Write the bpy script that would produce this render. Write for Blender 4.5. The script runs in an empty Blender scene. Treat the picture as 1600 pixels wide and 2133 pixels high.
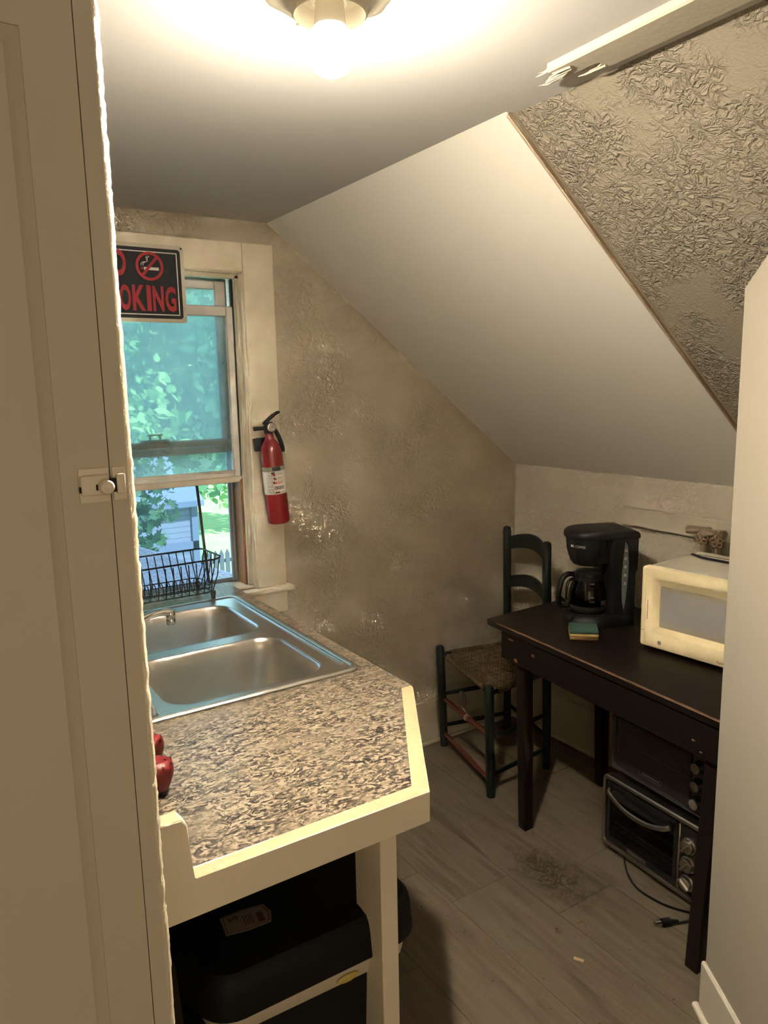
import bpy, bmesh, math, random
from mathutils import Vector, Matrix, noise
random.seed(7)
C = bpy.context.scene.collection
sc = bpy.context.scene
PI = math.pi
R = math.radians

# ------------------------------------------------------------------ camera
YAW, PITCH, ROLL, FPX, EYE = R(32.8376), R(-9.5342), R(-1.1655), 1552.1, 1.60
fw = Vector((math.sin(YAW)*math.cos(PITCH), math.cos(YAW)*math.cos(PITCH), math.sin(PITCH)))
rt = Vector((math.cos(YAW), -math.sin(YAW), 0)); up = rt.cross(fw)
r2 = rt*math.cos(ROLL) + up*math.sin(ROLL); u2 = up*math.cos(ROLL) - rt*math.sin(ROLL)
cd = bpy.data.cameras.new('camera'); cam = bpy.data.objects.new('camera', cd); C.objects.link(cam)
cam.matrix_world = Matrix(((r2.x, u2.x, -fw.x, 0), (r2.y, u2.y, -fw.y, 0), (r2.z, u2.z, -fw.z, EYE), (0, 0, 0, 1)))
cd.sensor_fit = 'HORIZONTAL'; cd.sensor_width = 36; cd.lens = 36*FPX/1600
cd.clip_start = .02; cd.clip_end = 300
sc.camera = cam

# ------------------------------------------------------------------ light
BULB_STRENGTH = 3300
BULB_COLOR = (1, .875, .69)
SKY_STRENGTH = 2.5
SUN_STRENGTH = 12.5
FILL_POWER = 13.5
sc.view_settings.view_transform = 'Standard'
sc.view_settings.look = 'None'
sc.view_settings.gamma = 1
sc.view_settings.use_curve_mapping = False
sc.view_settings.exposure = .52
w = bpy.data.worlds.new('world'); sc.world = w; w.use_nodes = True
bg = w.node_tree.nodes['Background']
bg.inputs[0].default_value = (.55, .85, 1, 1); bg.inputs[1].default_value = SKY_STRENGTH
sd = bpy.data.lights.new('sun', 'SUN'); sd.energy = SUN_STRENGTH; sd.angle = R(1); sd.color = (.85, .95, 1)
so = bpy.data.objects.new('sun', sd); C.objects.link(so)
so.rotation_euler = Vector((-.35, .55, -.75)).to_track_quat('-Z', 'Y').to_euler()
# added unseen fill light behind the camera, standing in for a lit room
hd = bpy.data.lights.new('fill_light', 'AREA'); hd.energy = FILL_POWER; hd.shape = 'RECTANGLE'; hd.size = 3.0; hd.size_y = 1.7; hd.color = (1, .79, .54)
ho = bpy.data.objects.new('fill_light', hd); C.objects.link(ho); ho.location = (.3, -1.55, 1.1)
ho.rotation_euler = Vector((.12, 1, .04)).to_track_quat('-Z', 'Y').to_euler()
sc.cycles.use_denoising = True
sc.cycles.max_bounces = 8; sc.cycles.diffuse_bounces = 5; sc.cycles.transparent_max_bounces = 16
sc.cycles.sample_clamp_indirect = 6
sc.cycles.caustics_reflective = False; sc.cycles.caustics_refractive = False

# ------------------------------------------------------------------ materials
MATS = {}
class NT:
    def __init__(s, name):
        s.m = bpy.data.materials.new(name); s.m.use_nodes = True
        s.t = s.m.node_tree; s.b = s.t.nodes['Principled BSDF']; s.out = s.t.nodes['Material Output']
        s.co = s.n('ShaderNodeTexCoord').outputs['Object']
        MATS[name] = s.m
    def n(s, typ, **kw):
        nd = s.t.nodes.new(typ)
        for k, v in kw.items(): setattr(nd, k, v)
        return nd
    def put(s, inp, v):
        if isinstance(v, bpy.types.NodeSocket): s.t.links.new(v, inp)
        else: inp.default_value = v
    def mapping(s, scale=(1, 1, 1), loc=(0, 0, 0), rot=(0, 0, 0), vec=None):
        m = s.n('ShaderNodeMapping'); s.put(m.inputs['Vector'], vec or s.co)
        m.inputs['Scale'].default_value = scale; m.inputs['Location'].default_value = loc; m.inputs['Rotation'].default_value = rot
        return m.outputs[0]
    def noise(s, scale, detail=4, rough=.5, dist=0, vec=None):
        m = s.n('ShaderNodeTexNoise'); s.put(m.inputs['Vector'], vec or s.co)
        m.inputs['Scale'].default_value = scale; m.inputs['Detail'].default_value = detail
        m.inputs['Roughness'].default_value = rough; m.inputs['Distortion'].default_value = dist
        return m.outputs['Fac']
    def voro(s, scale, feature='F1', vec=None):
        m = s.n('ShaderNodeTexVoronoi', feature=feature); s.put(m.inputs['Vector'], vec or s.co); m.inputs['Scale'].default_value = scale
        return m.outputs['Distance']
    def math(s, op, a, b=0, c=0):
        m = s.n('ShaderNodeMath', operation=op); s.put(m.inputs[0], a); s.put(m.inputs[1], b); s.put(m.inputs[2], c); return m.outputs[0]
    def ramp(s, fac, stops, interp='LINEAR'):
        m = s.n('ShaderNodeValToRGB'); s.put(m.inputs[0], fac); cr = m.color_ramp; cr.interpolation = interp
        while len(cr.elements) < len(stops): cr.elements.new(.5)
        for e, (p, c) in zip(cr.elements, stops):
            e.position = p; e.color = (c, c, c, 1) if isinstance(c, (int, float)) else (*c, 1)
        return m.outputs[0]
    def mix(s, fac, a, b, mode='MIX'):
        m = s.n('ShaderNodeMix', data_type='RGBA', blend_type=mode); s.put(m.inputs[0], fac)
        f = lambda v: (*v, 1) if isinstance(v, tuple) and len(v) == 3 else v
        s.put(m.inputs[6], f(a)); s.put(m.inputs[7], f(b)); return m.outputs[2]
    def bump(s, h, strength, dist=.01, prev=None):
        m = s.n('ShaderNodeBump'); s.put(m.inputs['Height'], h); m.inputs['Strength'].default_value = strength; m.inputs['Distance'].default_value = dist
        if prev is not None: s.put(m.inputs['Normal'], prev)
        return m.outputs[0]
    def set(s, **kw):
        for k, v in kw.items():
            k = {'color': 'Base Color', 'rough': 'Roughness', 'metal': 'Metallic', 'normal': 'Normal', 'spec': 'Specular IOR Level', 'coat': 'Coat Weight', 'emit': 'Emission Color', 'emits': 'Emission Strength', 'aniso': 'Anisotropic', 'trans': 'Transmission Weight', 'alpha': 'Alpha', 'ior': 'IOR'}.get(k, k)
            if isinstance(v, tuple) and len(v) == 3: v = (*v, 1)
            s.put(s.b.inputs[k], v)
        return s.m

def paint(name, col, rough=.5, bs=60, bump=.12, var=.06, spec=.4, bd=.002, chips=None):
    t = NT(name)
    d = tuple(c*(1-var*2) for c in col)
    c = t.mix(t.noise(5, 5, .6), d, col)
    if chips:
        k = t.ramp(t.noise(chips[0], 6, .65), [(chips[1], 0), (chips[1]+.02, 1)])
        c = t.mix(k, c, chips[2])
    return t.set(color=c, rough=rough, spec=spec, normal=t.bump(t.noise(bs, 5, .6), bump, bd))

CREAM = paint('cream_paint', (.80, .72, .575), .42, 45, .25)
CUPB = paint('cupboard_paint', (.54, .49, .395), .45, 30, .18, .03)
TRIMW = paint('trim_paint', (.62, .565, .46), .4, 40, .3)
CEIL = paint('ceiling_paint', (.70, .68, .645), .75, 90, .15, .03, .2)
SLOPE = paint('slope_paint', (.82, .775, .69), .7, 160, .2, .03, .25, .002, (220, .765, (.35, .3, .24)))
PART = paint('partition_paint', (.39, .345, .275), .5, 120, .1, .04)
RAIL = paint('painted_board', (.48, .42, .32), .5, 60, .2)

def plaster(name, col, scale, strength, dist, rough=.6, thr=.5, big=2.2):
    t = NT(name)
    wv = t.n('ShaderNodeVectorMath', operation='ADD')
    nz = t.n('ShaderNodeTexNoise'); nz.inputs['Scale'].default_value = scale*.35; nz.inputs['Detail'].default_value = 3; t.put(nz.inputs['Vector'], t.co)
    sv = t.n('ShaderNodeVectorMath', operation='SCALE'); t.put(sv.inputs[0], nz.outputs['Color']); sv.inputs['Scale'].default_value = .9/scale*3
    t.put(wv.inputs[0], t.co); t.put(wv.inputs[1], sv.outputs[0])
    v = wv.outputs[0]
    a = t.noise(scale, 3, .55, .6, v)
    ridge = t.math('SUBTRACT', 1, t.math('MULTIPLY', t.math('ABSOLUTE', t.math('SUBTRACT', a, .5)), 5.5))
    ridge = t.math('MAXIMUM', ridge, 0)
    ridge = t.math('MULTIPLY', ridge, ridge)
    mask = t.ramp(t.noise(big, 4, .6), [(thr-.09, .06), (thr+.07, 1)])
    h = t.math('MULTIPLY', ridge, mask)
    h = t.math('ADD', h, t.math('MULTIPLY', t.noise(scale*4, 4, .6), .28))
    c = t.mix(t.noise(3, 4, .6), tuple(x*.93 for x in col), col)
    return t.set(color=c, rough=rough, spec=.35, normal=t.bump(h, strength, dist))
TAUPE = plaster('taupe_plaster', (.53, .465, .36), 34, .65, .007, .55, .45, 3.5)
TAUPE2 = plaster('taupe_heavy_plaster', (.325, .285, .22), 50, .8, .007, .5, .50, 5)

# floor
t = NT('plank_floor')
ge = t.n('ShaderNodeNewGeometry'); rnd = ge.outputs['Random Per Island']
off = t.n('ShaderNodeCombineXYZ'); t.put(off.inputs[0], t.math('MULTIPLY', rnd, 37)); t.put(off.inputs[1], t.math('MULTIPLY', rnd, 91))
va = t.n('ShaderNodeVectorMath', operation='ADD'); t.put(va.inputs[0], t.co); t.put(va.inputs[1], off.outputs[0]); v = va.outputs[0]
grain = t.noise(5, 7, .62, .4, t.mapping((9, .8, 1), vec=v))
soft = t.noise(3, 4, .5, .3, t.mapping((2.4, .8, 1), vec=v))
c = t.mix(t.ramp(grain, [(.3, 0), (.7, 1)]), (.055, .041, .028), (.165, .128, .088))
c = t.mix(t.ramp(soft, [(.35, 0), (.7, 1)]), c, t.mix(grain, (.10, .08, .056), (.16, .129, .092)))
knot = t.ramp(t.noise(4.5, 2, .5, .6, t.mapping((3.2, .55, 1), loc=(3, 1, 0), vec=v)), [(.60, 0), (.74, 1)])
c = t.mix(t.math('MULTIPLY', knot, t.math('ADD', .35, t.math('MULTIPLY', grain, 1.0))), c, (.045, .032, .023))
c = t.mix(t.math('MULTIPLY', rnd, .30), c, (.15, .115, .08))
# a dried spill in front of the table
sp = t.mapping((1, 1, 1), loc=(-1.655, -1.58, 0))
wob = t.n('ShaderNodeVectorMath', operation='ADD'); nz = t.n('ShaderNodeTexNoise'); nz.inputs['Scale'].default_value = 22; t.put(nz.inputs['Vector'], t.co)
ns = t.n('ShaderNodeVectorMath', operation='MULTIPLY_ADD'); t.put(ns.inputs[0], nz.outputs['Color']); ns.inputs[1].default_value = (.13, .13, 0); ns.inputs[2].default_value = (-.065, -.065, 0)
t.put(wob.inputs[0], sp); t.put(wob.inputs[1], ns.outputs[0])
ln = t.n('ShaderNodeVectorMath', operation='LENGTH'); t.put(ln.inputs[0], t.mapping((1.5, .75, 0), vec=wob.outputs[0]))
stain = t.math('MULTIPLY', t.ramp(ln.outputs['Value'], [(.06, 1), (.16, 0)]), t.ramp(t.noise(30, 5, .6, 2.5), [(.40, .15), (.54, 1)]))
c = t.mix(stain, c, (.038, .027, .012))
c = t.mix(t.ramp(t.noise(70, 3, .5), [(.73, 0), (.76, .8)]), c, (.08, .055, .035))
FLOOR = t.set(color=c, rough=t.math('ADD', .42, t.math('MULTIPLY', grain, .2)), spec=.3, normal=t.bump(grain, .12, .002))

# laminate worktop
t = NT('speckled_laminate')
v = t.mapping((1.0, 1.55, 1), rot=(0, 0, .25))
a = t.noise(46, 6, .62, 1.6, v); b = t.noise(17, 4, .6, .8, v); f = t.noise(120, 4, .6, .5, v)
c = t.ramp(a, [(.42, (.012, .010, .008)), (.47, (.055, .042, .031)), (.51, (.175, .135, .092)), (.57, (.30, .25, .18))])
c = t.mix(t.ramp(b, [(.46, 0), (.60, .6)]), c, t.mix(f, (.145, .11, .077), (.32, .265, .19)))
c = t.mix(t.ramp(t.noise(30, 5, .7, 2.2, v), [(.54, 0), (.60, .92)]), c, (.035, .03, .026))
c = t.mix(t.ramp(t.noise(90, 4, .6, 1, v), [(.55, 0), (.63, .6)]), c, (.19, .14, .10))
LAMI = t.set(color=c, rough=.28, spec=.45, normal=t.bump(f, .05, .001))

def wood(name, c1, c2, rough=.4, sc_=(3, 30, 30), wear=None, spec=.4):
    t = NT(name); g = t.noise(3, 6, .6, .8, t.mapping(sc_))
    c = t.mix(g, c1, c2)
    if wear: c = t.mix(t.ramp(t.noise(wear[0], 5, .7), [(wear[1], 0), (wear[1]+.02, 1)]), c, wear[2])
    return t.set(color=c, rough=rough, spec=spec, normal=t.bump(g, .12, .002))
EDGEW = wood('worn_cream_edge', (.40, .30, .165), (.52, .41, .245), .45, (26, 26, 3))
TABLE = wood('dark_stained_wood', (.005, .0035, .003), (.011, .0072, .0055), .36, (20, 3, 20), (38, .75, (.16, .12, .08)), .22)
TWEAR = wood('bare_worn_wood', (.05, .028, .015), (.22, .12, .055), .55, (30, 6, 30))
BROWN = wood('brown_sash_wood', (.27, .12, .04), (.40, .20, .07), .5, (20, 20, 2))
GREENW = wood('dark_green_wood', (.005, .007, .006), (.010, .014, .012), .42, (10, 10, 3), (45, .70, (.06, .018, .012)), .22)
REDW = wood('worn_red_wood', (.05, .014, .009), (.10, .03, .018), .4, (10, 10, 3), (40, .62, (.015, .018, .016)))

def plain(name, col, rough=.5, metal=0, spec=.5, bs=None, bump=.1, coat=0):
    t = NT(name); k = dict(color=col, rough=rough, metal=metal, spec=spec, coat=coat)
    g = t.noise(bs or 40, 3, .5)
    k['color'] = t.mix(g, tuple(x*.92 for x in col), col)
    if bs: k['normal'] = t.bump(g, bump, .001)
    return t.set(**k)
BLACKP = plain('black_plastic', (.008, .008, .0085), .40, 0, .28, 400, .06)
BLACKG = plain('gloss_black_plastic', (.010, .010, .010), .16)
BLACKM = plain('matt_black_plastic', (.007, .007, .0075), .55, 0, .15, 300, .1)
BLACKW = plain('black_coated_wire', (.006, .006, .007), .45, 0, .35)
GREYP = plain('grey_plastic', (.12, .12, .125), .45)
SILVER = plain('satin_silver', (.52, .48, .43), .32, 1, .5, 200, .03)
CHROME = plain('chrome', (.80, .80, .80), .07, 1)
ALU = plain('weathered_aluminium', (.33, .36, .40), .45, .6)
VINYL = plain('white_vinyl', (.66, .64, .60), .4, 0, .4)
RED = plain('red_enamel', (.22, .010, .014), .25, 0, .5, 30, .01, .3)
REDC = plain('red_ceramic', (.155, .007, .009), .42, 0, .5, 150, .06)
WHITE = plain('white_print', (.75, .72, .66), .5)
INK = plain('black_print', (.012, .012, .012), .5)
REDI = plain('red_print', (.36, .03, .034), .6, 0, .2)
SIGNB = plain('sign_black', (.012, .013, .016), .6, 0, .2)
SIGNE = plain('sign_bare_edge', (.62, .56, .46), .5)
TEALI = plain('grey_green_print', (.30, .36, .33), .5)
MWC = plain('yellowed_cream_plastic', (.86, .72, .44), .35, 0, .45, 90, .03)
MWT = paint('enamelled_steel_top', (.66, .60, .48), .4, 200, .03, .05, .4, .001, (14, .70, (.46, .36, .22)))
BEIGEL = plain('tan_label', (.24, .19, .145), .6)
BRNI = plain('brown_print', (.085, .035, .022), .6)
PIPE = plain('painted_pipe', (.28, .215, .145), .45, 0, .5, 120, .3)
HANDLE = plain('valve_handle_paint', (.36, .25, .16), .5, 0, .4, 160, .3)
BAG = plain('white_bag_film', (.62, .56, .44), .4, 0, .4, 60, .3)
YEL = plain('yellow_tie', (.55, .42, .10), .5)
SCRUB = plain('green_scrub_pad', (.035, .068, .052), .95, 0, .1, 500, .8)
SPONGE = plain('yellow_sponge', (.36, .235, .08), .9, 0, .1, 260, .8)
SPONGD = plain('browned_sponge', (.17, .10, .04), .9, 0, .1, 260, .8)
RUBBER = plain('dark_rubber', (.02, .016, .014), .6)
SCRAP = plain('torn_wrapper', (.42, .30, .17), .5)
CRUMB = plain('brown_crumb', (.10, .06, .03), .8)
CANOPY = paint('painted_canopy', (.66, .60, .46), .35, 70, .6, .1, .5, .003)
SOCKET = plain('cream_socket', (.80, .76, .66), .4)
DARKHOLE = plain('dark_gap', (.012, .009, .007), .8)
TAG = wood('worn_leather_brown', (.035, .02, .014), (.06, .036, .025), .6)

# brushed stainless steel
t = NT('brushed_steel')
g = t.noise(8, 5, .6, 0, t.mapping((30, 2, 30)))
STEEL = t.set(color=t.mix(g, (.72, .69, .64), (.82, .79, .74)), metal=1, rough=t.math('ADD', .27, t.math('MULTIPLY', g, .10)), normal=t.bump(g, .03, .001))
# woven splint seat
t = NT('woven_splint')
w1 = t.n('ShaderNodeTexWave'); w1.inputs['Scale'].default_value = 26; w1.inputs['Distortion'].default_value = 1.5; w1.inputs['Detail'].default_value = 2; t.put(w1.inputs['Vector'], t.mapping(rot=(0, 0, .75)))
w2 = t.n('ShaderNodeTexWave'); w2.inputs['Scale'].default_value = 26; w2.inputs['Distortion'].default_value = 1.5; w2.inputs['Detail'].default_value = 2; t.put(w2.inputs['Vector'], t.mapping(rot=(0, 0, -.75)))
ck = t.n('ShaderNodeTexChecker'); ck.inputs['Scale'].default_value = 40; t.put(ck.inputs['Vector'], t.mapping(rot=(0, 0, .75)))
h = t.mix(ck.outputs['Fac'], w1.outputs['Color'], w2.outputs['Color'])
c = t.mix(h, (.05, .032, .016), (.13, .088, .045)); c = t.mix(t.noise(14, 4, .6), c, (.075, .05, .026))
WEAVE = t.set(color=c, rough=.7, spec=.2, normal=t.bump(h, .7, .004))
# bulb
t = NT('lit_bulb'); sx = t.n('ShaderNodeSeparateXYZ'); t.put(sx.inputs[0], t.co)
BULB = t.set(color=(1, 1, 1), emit=BULB_COLOR, emits=t.math('MULTIPLY', t.ramp(t.math('MULTIPLY', sx.outputs[2], -8), [(.76, .0020), (.92, 1)]), BULB_STRENGTH))
# glass
def glass(name, tint, haze, hazecol, gloss=.06):
    t = NT(name); t.t.nodes.remove(t.b)
    tr = t.n('ShaderNodeBsdfTransparent'); tr.inputs[0].default_value = (*tint, 1)
    gl = t.n('ShaderNodeBsdfGlossy'); gl.inputs['Roughness'].default_value = .03
    df = t.n('ShaderNodeBsdfTranslucent'); df.inputs[0].default_value = (*hazecol, 1)
    m1 = t.n('ShaderNodeMixShader'); t.put(m1.inputs[0], t.math('MULTIPLY', t.ramp(t.noise(5, 5, .6, .5, t.mapping((1, 1, .6))), [(.3, .6), (.75, 1)]), haze)); t.put(m1.inputs[1], tr.outputs[0]); t.put(m1.inputs[2], df.outputs[0])
    fr = t.n('ShaderNodeFresnel'); fr.inputs[0].default_value = 1.45
    m2 = t.n('ShaderNodeMixShader'); t.put(m2.inputs[0], t.math('MULTIPLY', fr.outputs[0], .7)); t.put(m2.inputs[1], m1.outputs[0]); t.put(m2.inputs[2], gl.outputs[0])
    t.put(t.out.inputs[0], m2.outputs[0]); return t.m
GLASS = glass('window_glass', (.93, .98, .98), .34, (.85, .97, .97))
STORM = glass('storm_glass', (.93, .97, 1), .04, (.75, .9, 1))
SCREEN = glass('screen_mesh', (.74, .80, .90), .07, (.35, .42, .52))
OVENG = None
t = NT('dark_oven_glass'); t.set(color=(.012, .011, .010), rough=.06, spec=.6); OVENG = t.m
t = NT('clear_oven_glass'); t.t.nodes.remove(t.b)
tr = t.n('ShaderNodeBsdfTransparent'); tr.inputs[0].default_value = (.62, .56, .50, 1); gl = t.n('ShaderNodeBsdfGlossy'); gl.inputs['Roughness'].default_value = .05
fr = t.n('ShaderNodeFresnel'); m2 = t.n('ShaderNodeMixShader'); t.put(m2.inputs[0], fr.outputs[0]); t.put(m2.inputs[1], tr.outputs[0]); t.put(m2.inputs[2], gl.outputs[0]); t.put(t.out.inputs[0], m2.outputs[0]); OVENC = t.m
t = NT('carafe_glass'); t.t.nodes.remove(t.b)
tr = t.n('ShaderNodeBsdfTransparent'); tr.inputs[0].default_value = (.26, .23, .20, 1); gl = t.n('ShaderNodeBsdfGlossy'); gl.inputs['Roughness'].default_value = .04
fr = t.n('ShaderNodeFresnel'); m2 = t.n('ShaderNodeMixShader'); t.put(m2.inputs[0], fr.outputs[0]); t.put(m2.inputs[1], tr.outputs[0]); t.put(m2.inputs[2], gl.outputs[0]); t.put(t.out.inputs[0], m2.outputs[0]); CARAFE = t.m
# perforated microwave window
def dots(name, per, lo, hi, a, b):
    t = NT(name); sx = t.n('ShaderNodeSeparateXYZ'); t.put(sx.inputs[0], t.co); k = 2*PI/per
    d_ = t.math('MULTIPLY', t.math('SINE', t.math('MULTIPLY', sx.outputs[1], k)), t.math('SINE', t.math('MULTIPLY', sx.outputs[2], k)))
    return t.set(color=t.mix(t.ramp(t.math('ADD', .5, t.math('MULTIPLY', d_, .5)), [(lo, 0), (hi, 1)]), a, b), rough=.38, spec=.5)
MWIN = dots('perforated_screen', .0036, .3, .7, (.25, .235, .225), (.33, .31, .295))
MWINB = dots('perforated_border', .0056, .42, .6, (.60, .53, .38), (.035, .032, .028))
# outdoors
t = NT('shingle_roof')
br = t.n('ShaderNodeTexBrick'); t.put(br.inputs['Vector'], t.co); br.inputs['Scale'].default_value = 6; br.inputs['Color1'].default_value = (.055, .063, .082, 1); br.inputs['Color2'].default_value = (.085, .096, .123, 1); br.inputs['Mortar'].default_value = (.02, .024, .034, 1); br.inputs['Mortar Size'].default_value = .025
c = t.mix(t.ramp(t.noise(9, 5, .7), [(.62, 0), (.68, .8)]), br.outputs['Color'], (.16, .10, .07))
SHING = t.set(color=c, rough=.9)
t = NT('grey_lap_siding')
sx = t.n('ShaderNodeSeparateXYZ'); t.put(sx.inputs[0], t.co)
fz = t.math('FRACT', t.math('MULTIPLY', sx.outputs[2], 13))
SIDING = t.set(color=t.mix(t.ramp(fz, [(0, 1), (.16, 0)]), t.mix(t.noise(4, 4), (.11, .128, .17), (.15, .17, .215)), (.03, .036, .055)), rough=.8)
GREYROOF = plain('pale_grey_roof', (.09, .115, .165), .8)
FENCEM = plain('weathered_picket', (.05, .06, .08), .9)
t = NT('lawn_grass'); LAWN = t.set(color=t.mix(t.noise(1.2, 8, .7), (.09, .20, .05), (.32, .50, .18)), rough=1)
def leafmat(name, a, b, tr=.35):
    t = NT(name); ge = t.n('ShaderNodeNewGeometry'); c = t.mix(ge.outputs['Random Per Island'], a, b)
    t.set(color=c, rough=.6, spec=.2)
    tl = t.n('ShaderNodeBsdfTranslucent'); t.put(tl.inputs[0], c); ms = t.n('ShaderNodeMixShader'); ms.inputs[0].default_value = tr
    t.put(ms.inputs[1], t.b.outputs[0]); t.put(ms.inputs[2], tl.outputs[0]); t.put(t.out.inputs[0], ms.outputs[0]); return t.m
LEAF1 = leafmat('maple_leaf', (.025, .075, .035), (.08, .17, .075))
LEAF2 = leafmat('bright_leaf', (.16, .34, .10), (.48, .68, .28))
LEAF3 = leafmat('dark_leaf', (.03, .11, .06), (.12, .27, .13))
BARK = plain('tree_bark', (.07, .06, .05), .9, 0, .2, 30, .5)

# ------------------------------------------------------------------ mesh builder
class MB:
    def __init__(s): s.bm = bmesh.new()
    def add(s, vs, fs, mi=0, M=None):
        v = [s.bm.verts.new((M @ Vector(p)) if M else p) for p in vs]
        out = []
        for f in fs:
            try:
                fc = s.bm.faces.new([v[i] for i in f]); fc.material_index = mi; out.append(fc)
            except ValueError: pass
        return v, out
    def box(s, x0, x1, y0, y1, z0, z1, mi=0, M=None, bev=0, seg=2):
        vs = [(x0, y0, z0), (x1, y0, z0), (x1, y1, z0), (x0, y1, z0), (x0, y0, z1), (x1, y0, z1), (x1, y1, z1), (x0, y1, z1)]
        v, f = s.add(vs, [(0, 3, 2, 1), (4, 5, 6, 7), (0, 1, 5, 4), (1, 2, 6, 5), (2, 3, 7, 6), (3, 0, 4, 7)], mi, M)
        if bev:
            es = list({e for q in f for e in q.edges})
            r = bmesh.ops.bevel(s.bm, geom=es, offset=bev, segments=seg, profile=.5, affect='EDGES')
            for q in r['faces']: q.material_index = mi
        return s
    def prism(s, poly, z0, z1, mi=0, M=None, bev=0, seg=2):
        n = len(poly)
        v, f = s.add([(x, y, z0) for x, y in poly] + [(x, y, z1) for x, y in poly],
              [tuple(range(n-1, -1, -1)), tuple(range(n, 2*n))] + [(i, (i+1) % n, n+(i+1) % n, n+i) for i in range(n)], mi, M)
        if bev:
            es = list({e for q in f[:2] for e in q.edges})
            r = bmesh.ops.bevel(s.bm, geom=es, offset=bev, segments=seg, profile=.5, affect='EDGES')
            for q in r['faces']: q.material_index = mi
        return s
    def cyl(s, p0, p1, r0, r1=None, n=24, mi=0, caps=True):
        return s.tube([p0, p1], [r0, r0 if r1 is None else r1], n, mi, caps)
    def tube(s, pts, r, n=10, mi=0, caps=True, closed=False, flat=1):
        pts = [Vector(p) for p in pts]; N = len(pts)
        rr = r if isinstance(r, (list, tuple)) else [r]*N
        tn = []
        for i in range(N):
            a = pts[(i-1) % N] if (closed or i > 0) else pts[i]; b = pts[(i+1) % N] if (closed or i < N-1) else pts[i]
            d = (b-a); tn.append(d.normalized() if d.length > 1e-9 else Vector((0, 0, 1)))
        u = tn[0].orthogonal().normalized()
        if abs(tn[0].z) < .9: u = Vector((0, 0, 1)).cross(tn[0]).normalized()
        rings = []
        for i in range(N):
            u = (u - tn[i]*u.dot(tn[i])).normalized(); q = tn[i].cross(u)
            rings.append([s.bm.verts.new(pts[i] + (u*math.cos(2*PI*k/n) + q*flat*math.sin(2*PI*k/n))*rr[i]) for k in range(n)])
        M_ = N if closed else N-1
        for i in range(M_):
            A, B = rings[i], rings[(i+1) % N]
            for k in range(n):
                f = s.bm.faces.new((A[k], A[(k+1) % n], B[(k+1) % n], B[k])); f.material_index = mi
        if caps and not closed:
            f = s.bm.faces.new(rings[0][::-1]); f.material_index = mi
            f = s.bm.faces.new(rings[-1]); f.material_index = mi
        return s
    def lathe(s, prof, n=32, c=(0, 0, 0), mi=0, M=None, a0=0, a1=2*PI, fn=None):
        full = abs(a1-a0-2*PI) < 1e-6; k_ = n if full else n+1
        c = Vector(c); rings = []
        for (r, z) in prof:
            if r < 1e-6:
                p = c + Vector((0, 0, z)); rings.append([s.bm.verts.new(M @ p if M else p)])
            else:
                ring = []
                for k in range(k_):
                    a = a0+(a1-a0)*k/n; rad = r*(fn(a, z) if fn else 1)
                    p = c + Vector((rad*math.cos(a), rad*math.sin(a), z)); ring.append(s.bm.verts.new(M @ p if M else p))
                rings.append(ring)
        for A, B in zip(rings, rings[1:]):
            for k in range(n if full else n):
                k2 = (k+1) % k_
                q = [A[0] if len(A) == 1 else A[k], *( [A[k2]] if len(A) > 1 else []), *( [B[k2]] if len(B) > 1 else []), B[0] if len(B) == 1 else B[k]]
                if len(q) >= 3:
                    try: f = s.bm.faces.new(q); f.material_index = mi
                    except ValueError: pass
        return s
    def loft(s, rings, mi=0, cap0=False, cap1=False, M=None):
        R_ = [[s.bm.verts.new(M @ Vector(p) if M else p) for p in r] for r in rings]; n = len(R_[0])
        for A, B in zip(R_, R_[1:]):
            for k in range(n):
                f = s.bm.faces.new((A[k], A[(k+1) % n], B[(k+1) % n], B[k])); f.material_index = mi
        if cap0: f = s.bm.faces.new(R_[0][::-1]); f.material_index = mi
        if cap1: f = s.bm.faces.new(R_[-1]); f.material_index = mi
        return s
    def ball(s, c, r, n=20, m=12, mi=0, M=None):
        r = (r, r, r) if isinstance(r, (int, float)) else r
        prof = [(math.sin(PI*i/m), -math.cos(PI*i/m)) for i in range(m+1)]
        T = Matrix.Translation(c) @ Matrix.Diagonal((*r, 1))
        return s.lathe(prof, n, mi=mi, M=(M @ T) if M else T)
    def holed(s, outer, holes, z0, z1, mi=0, sides=True):
        """plate with holes: outer and holes are 2-D loops"""
        loops = []
        for z in (z1, z0):
            es = []; vl = []
            for lp in [outer]+holes:
                v = [s.bm.verts.new((x, y, z)) for x, y in lp]; vl.append(v)
                es += [s.bm.edges.new((v[i], v[(i+1) % len(v)])) for i in range(len(v))]
            r = bmesh.ops.triangle_fill(s.bm, edges=es, use_beauty=True, use_dissolve=False)
            for g in r['geom']:
                if isinstance(g, bmesh.types.BMFace): g.material_index = mi
            loops.append(vl)
        for A, B in zip(*loops):
            for k in range(len(A)):
                f = s.bm.faces.new((A[k], A[(k+1) % len(A)], B[(k+1) % len(A)], B[k])); f.material_index = mi
        return s
    def xform(s, M): bmesh.ops.transform(s.bm, matrix=M, verts=s.bm.verts); return s
    def build(s, name, mats, parent=None, smooth=38):
        bmesh.ops.recalc_face_normals(s.bm, faces=s.bm.faces)
        me = bpy.data.meshes.new(name); s.bm.to_mesh(me); s.bm.free()
        for m in (mats if isinstance(mats, (list, tuple)) else [mats]): me.materials.append(m)
        if smooth:
            me.polygons.foreach_set('use_smooth', [True]*len(me.polygons)); me.set_sharp_from_angle(angle=R(smooth))
        o = bpy.data.objects.new(name, me); C.objects.link(o)
        if parent: o.parent = parent
        return o

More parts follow.
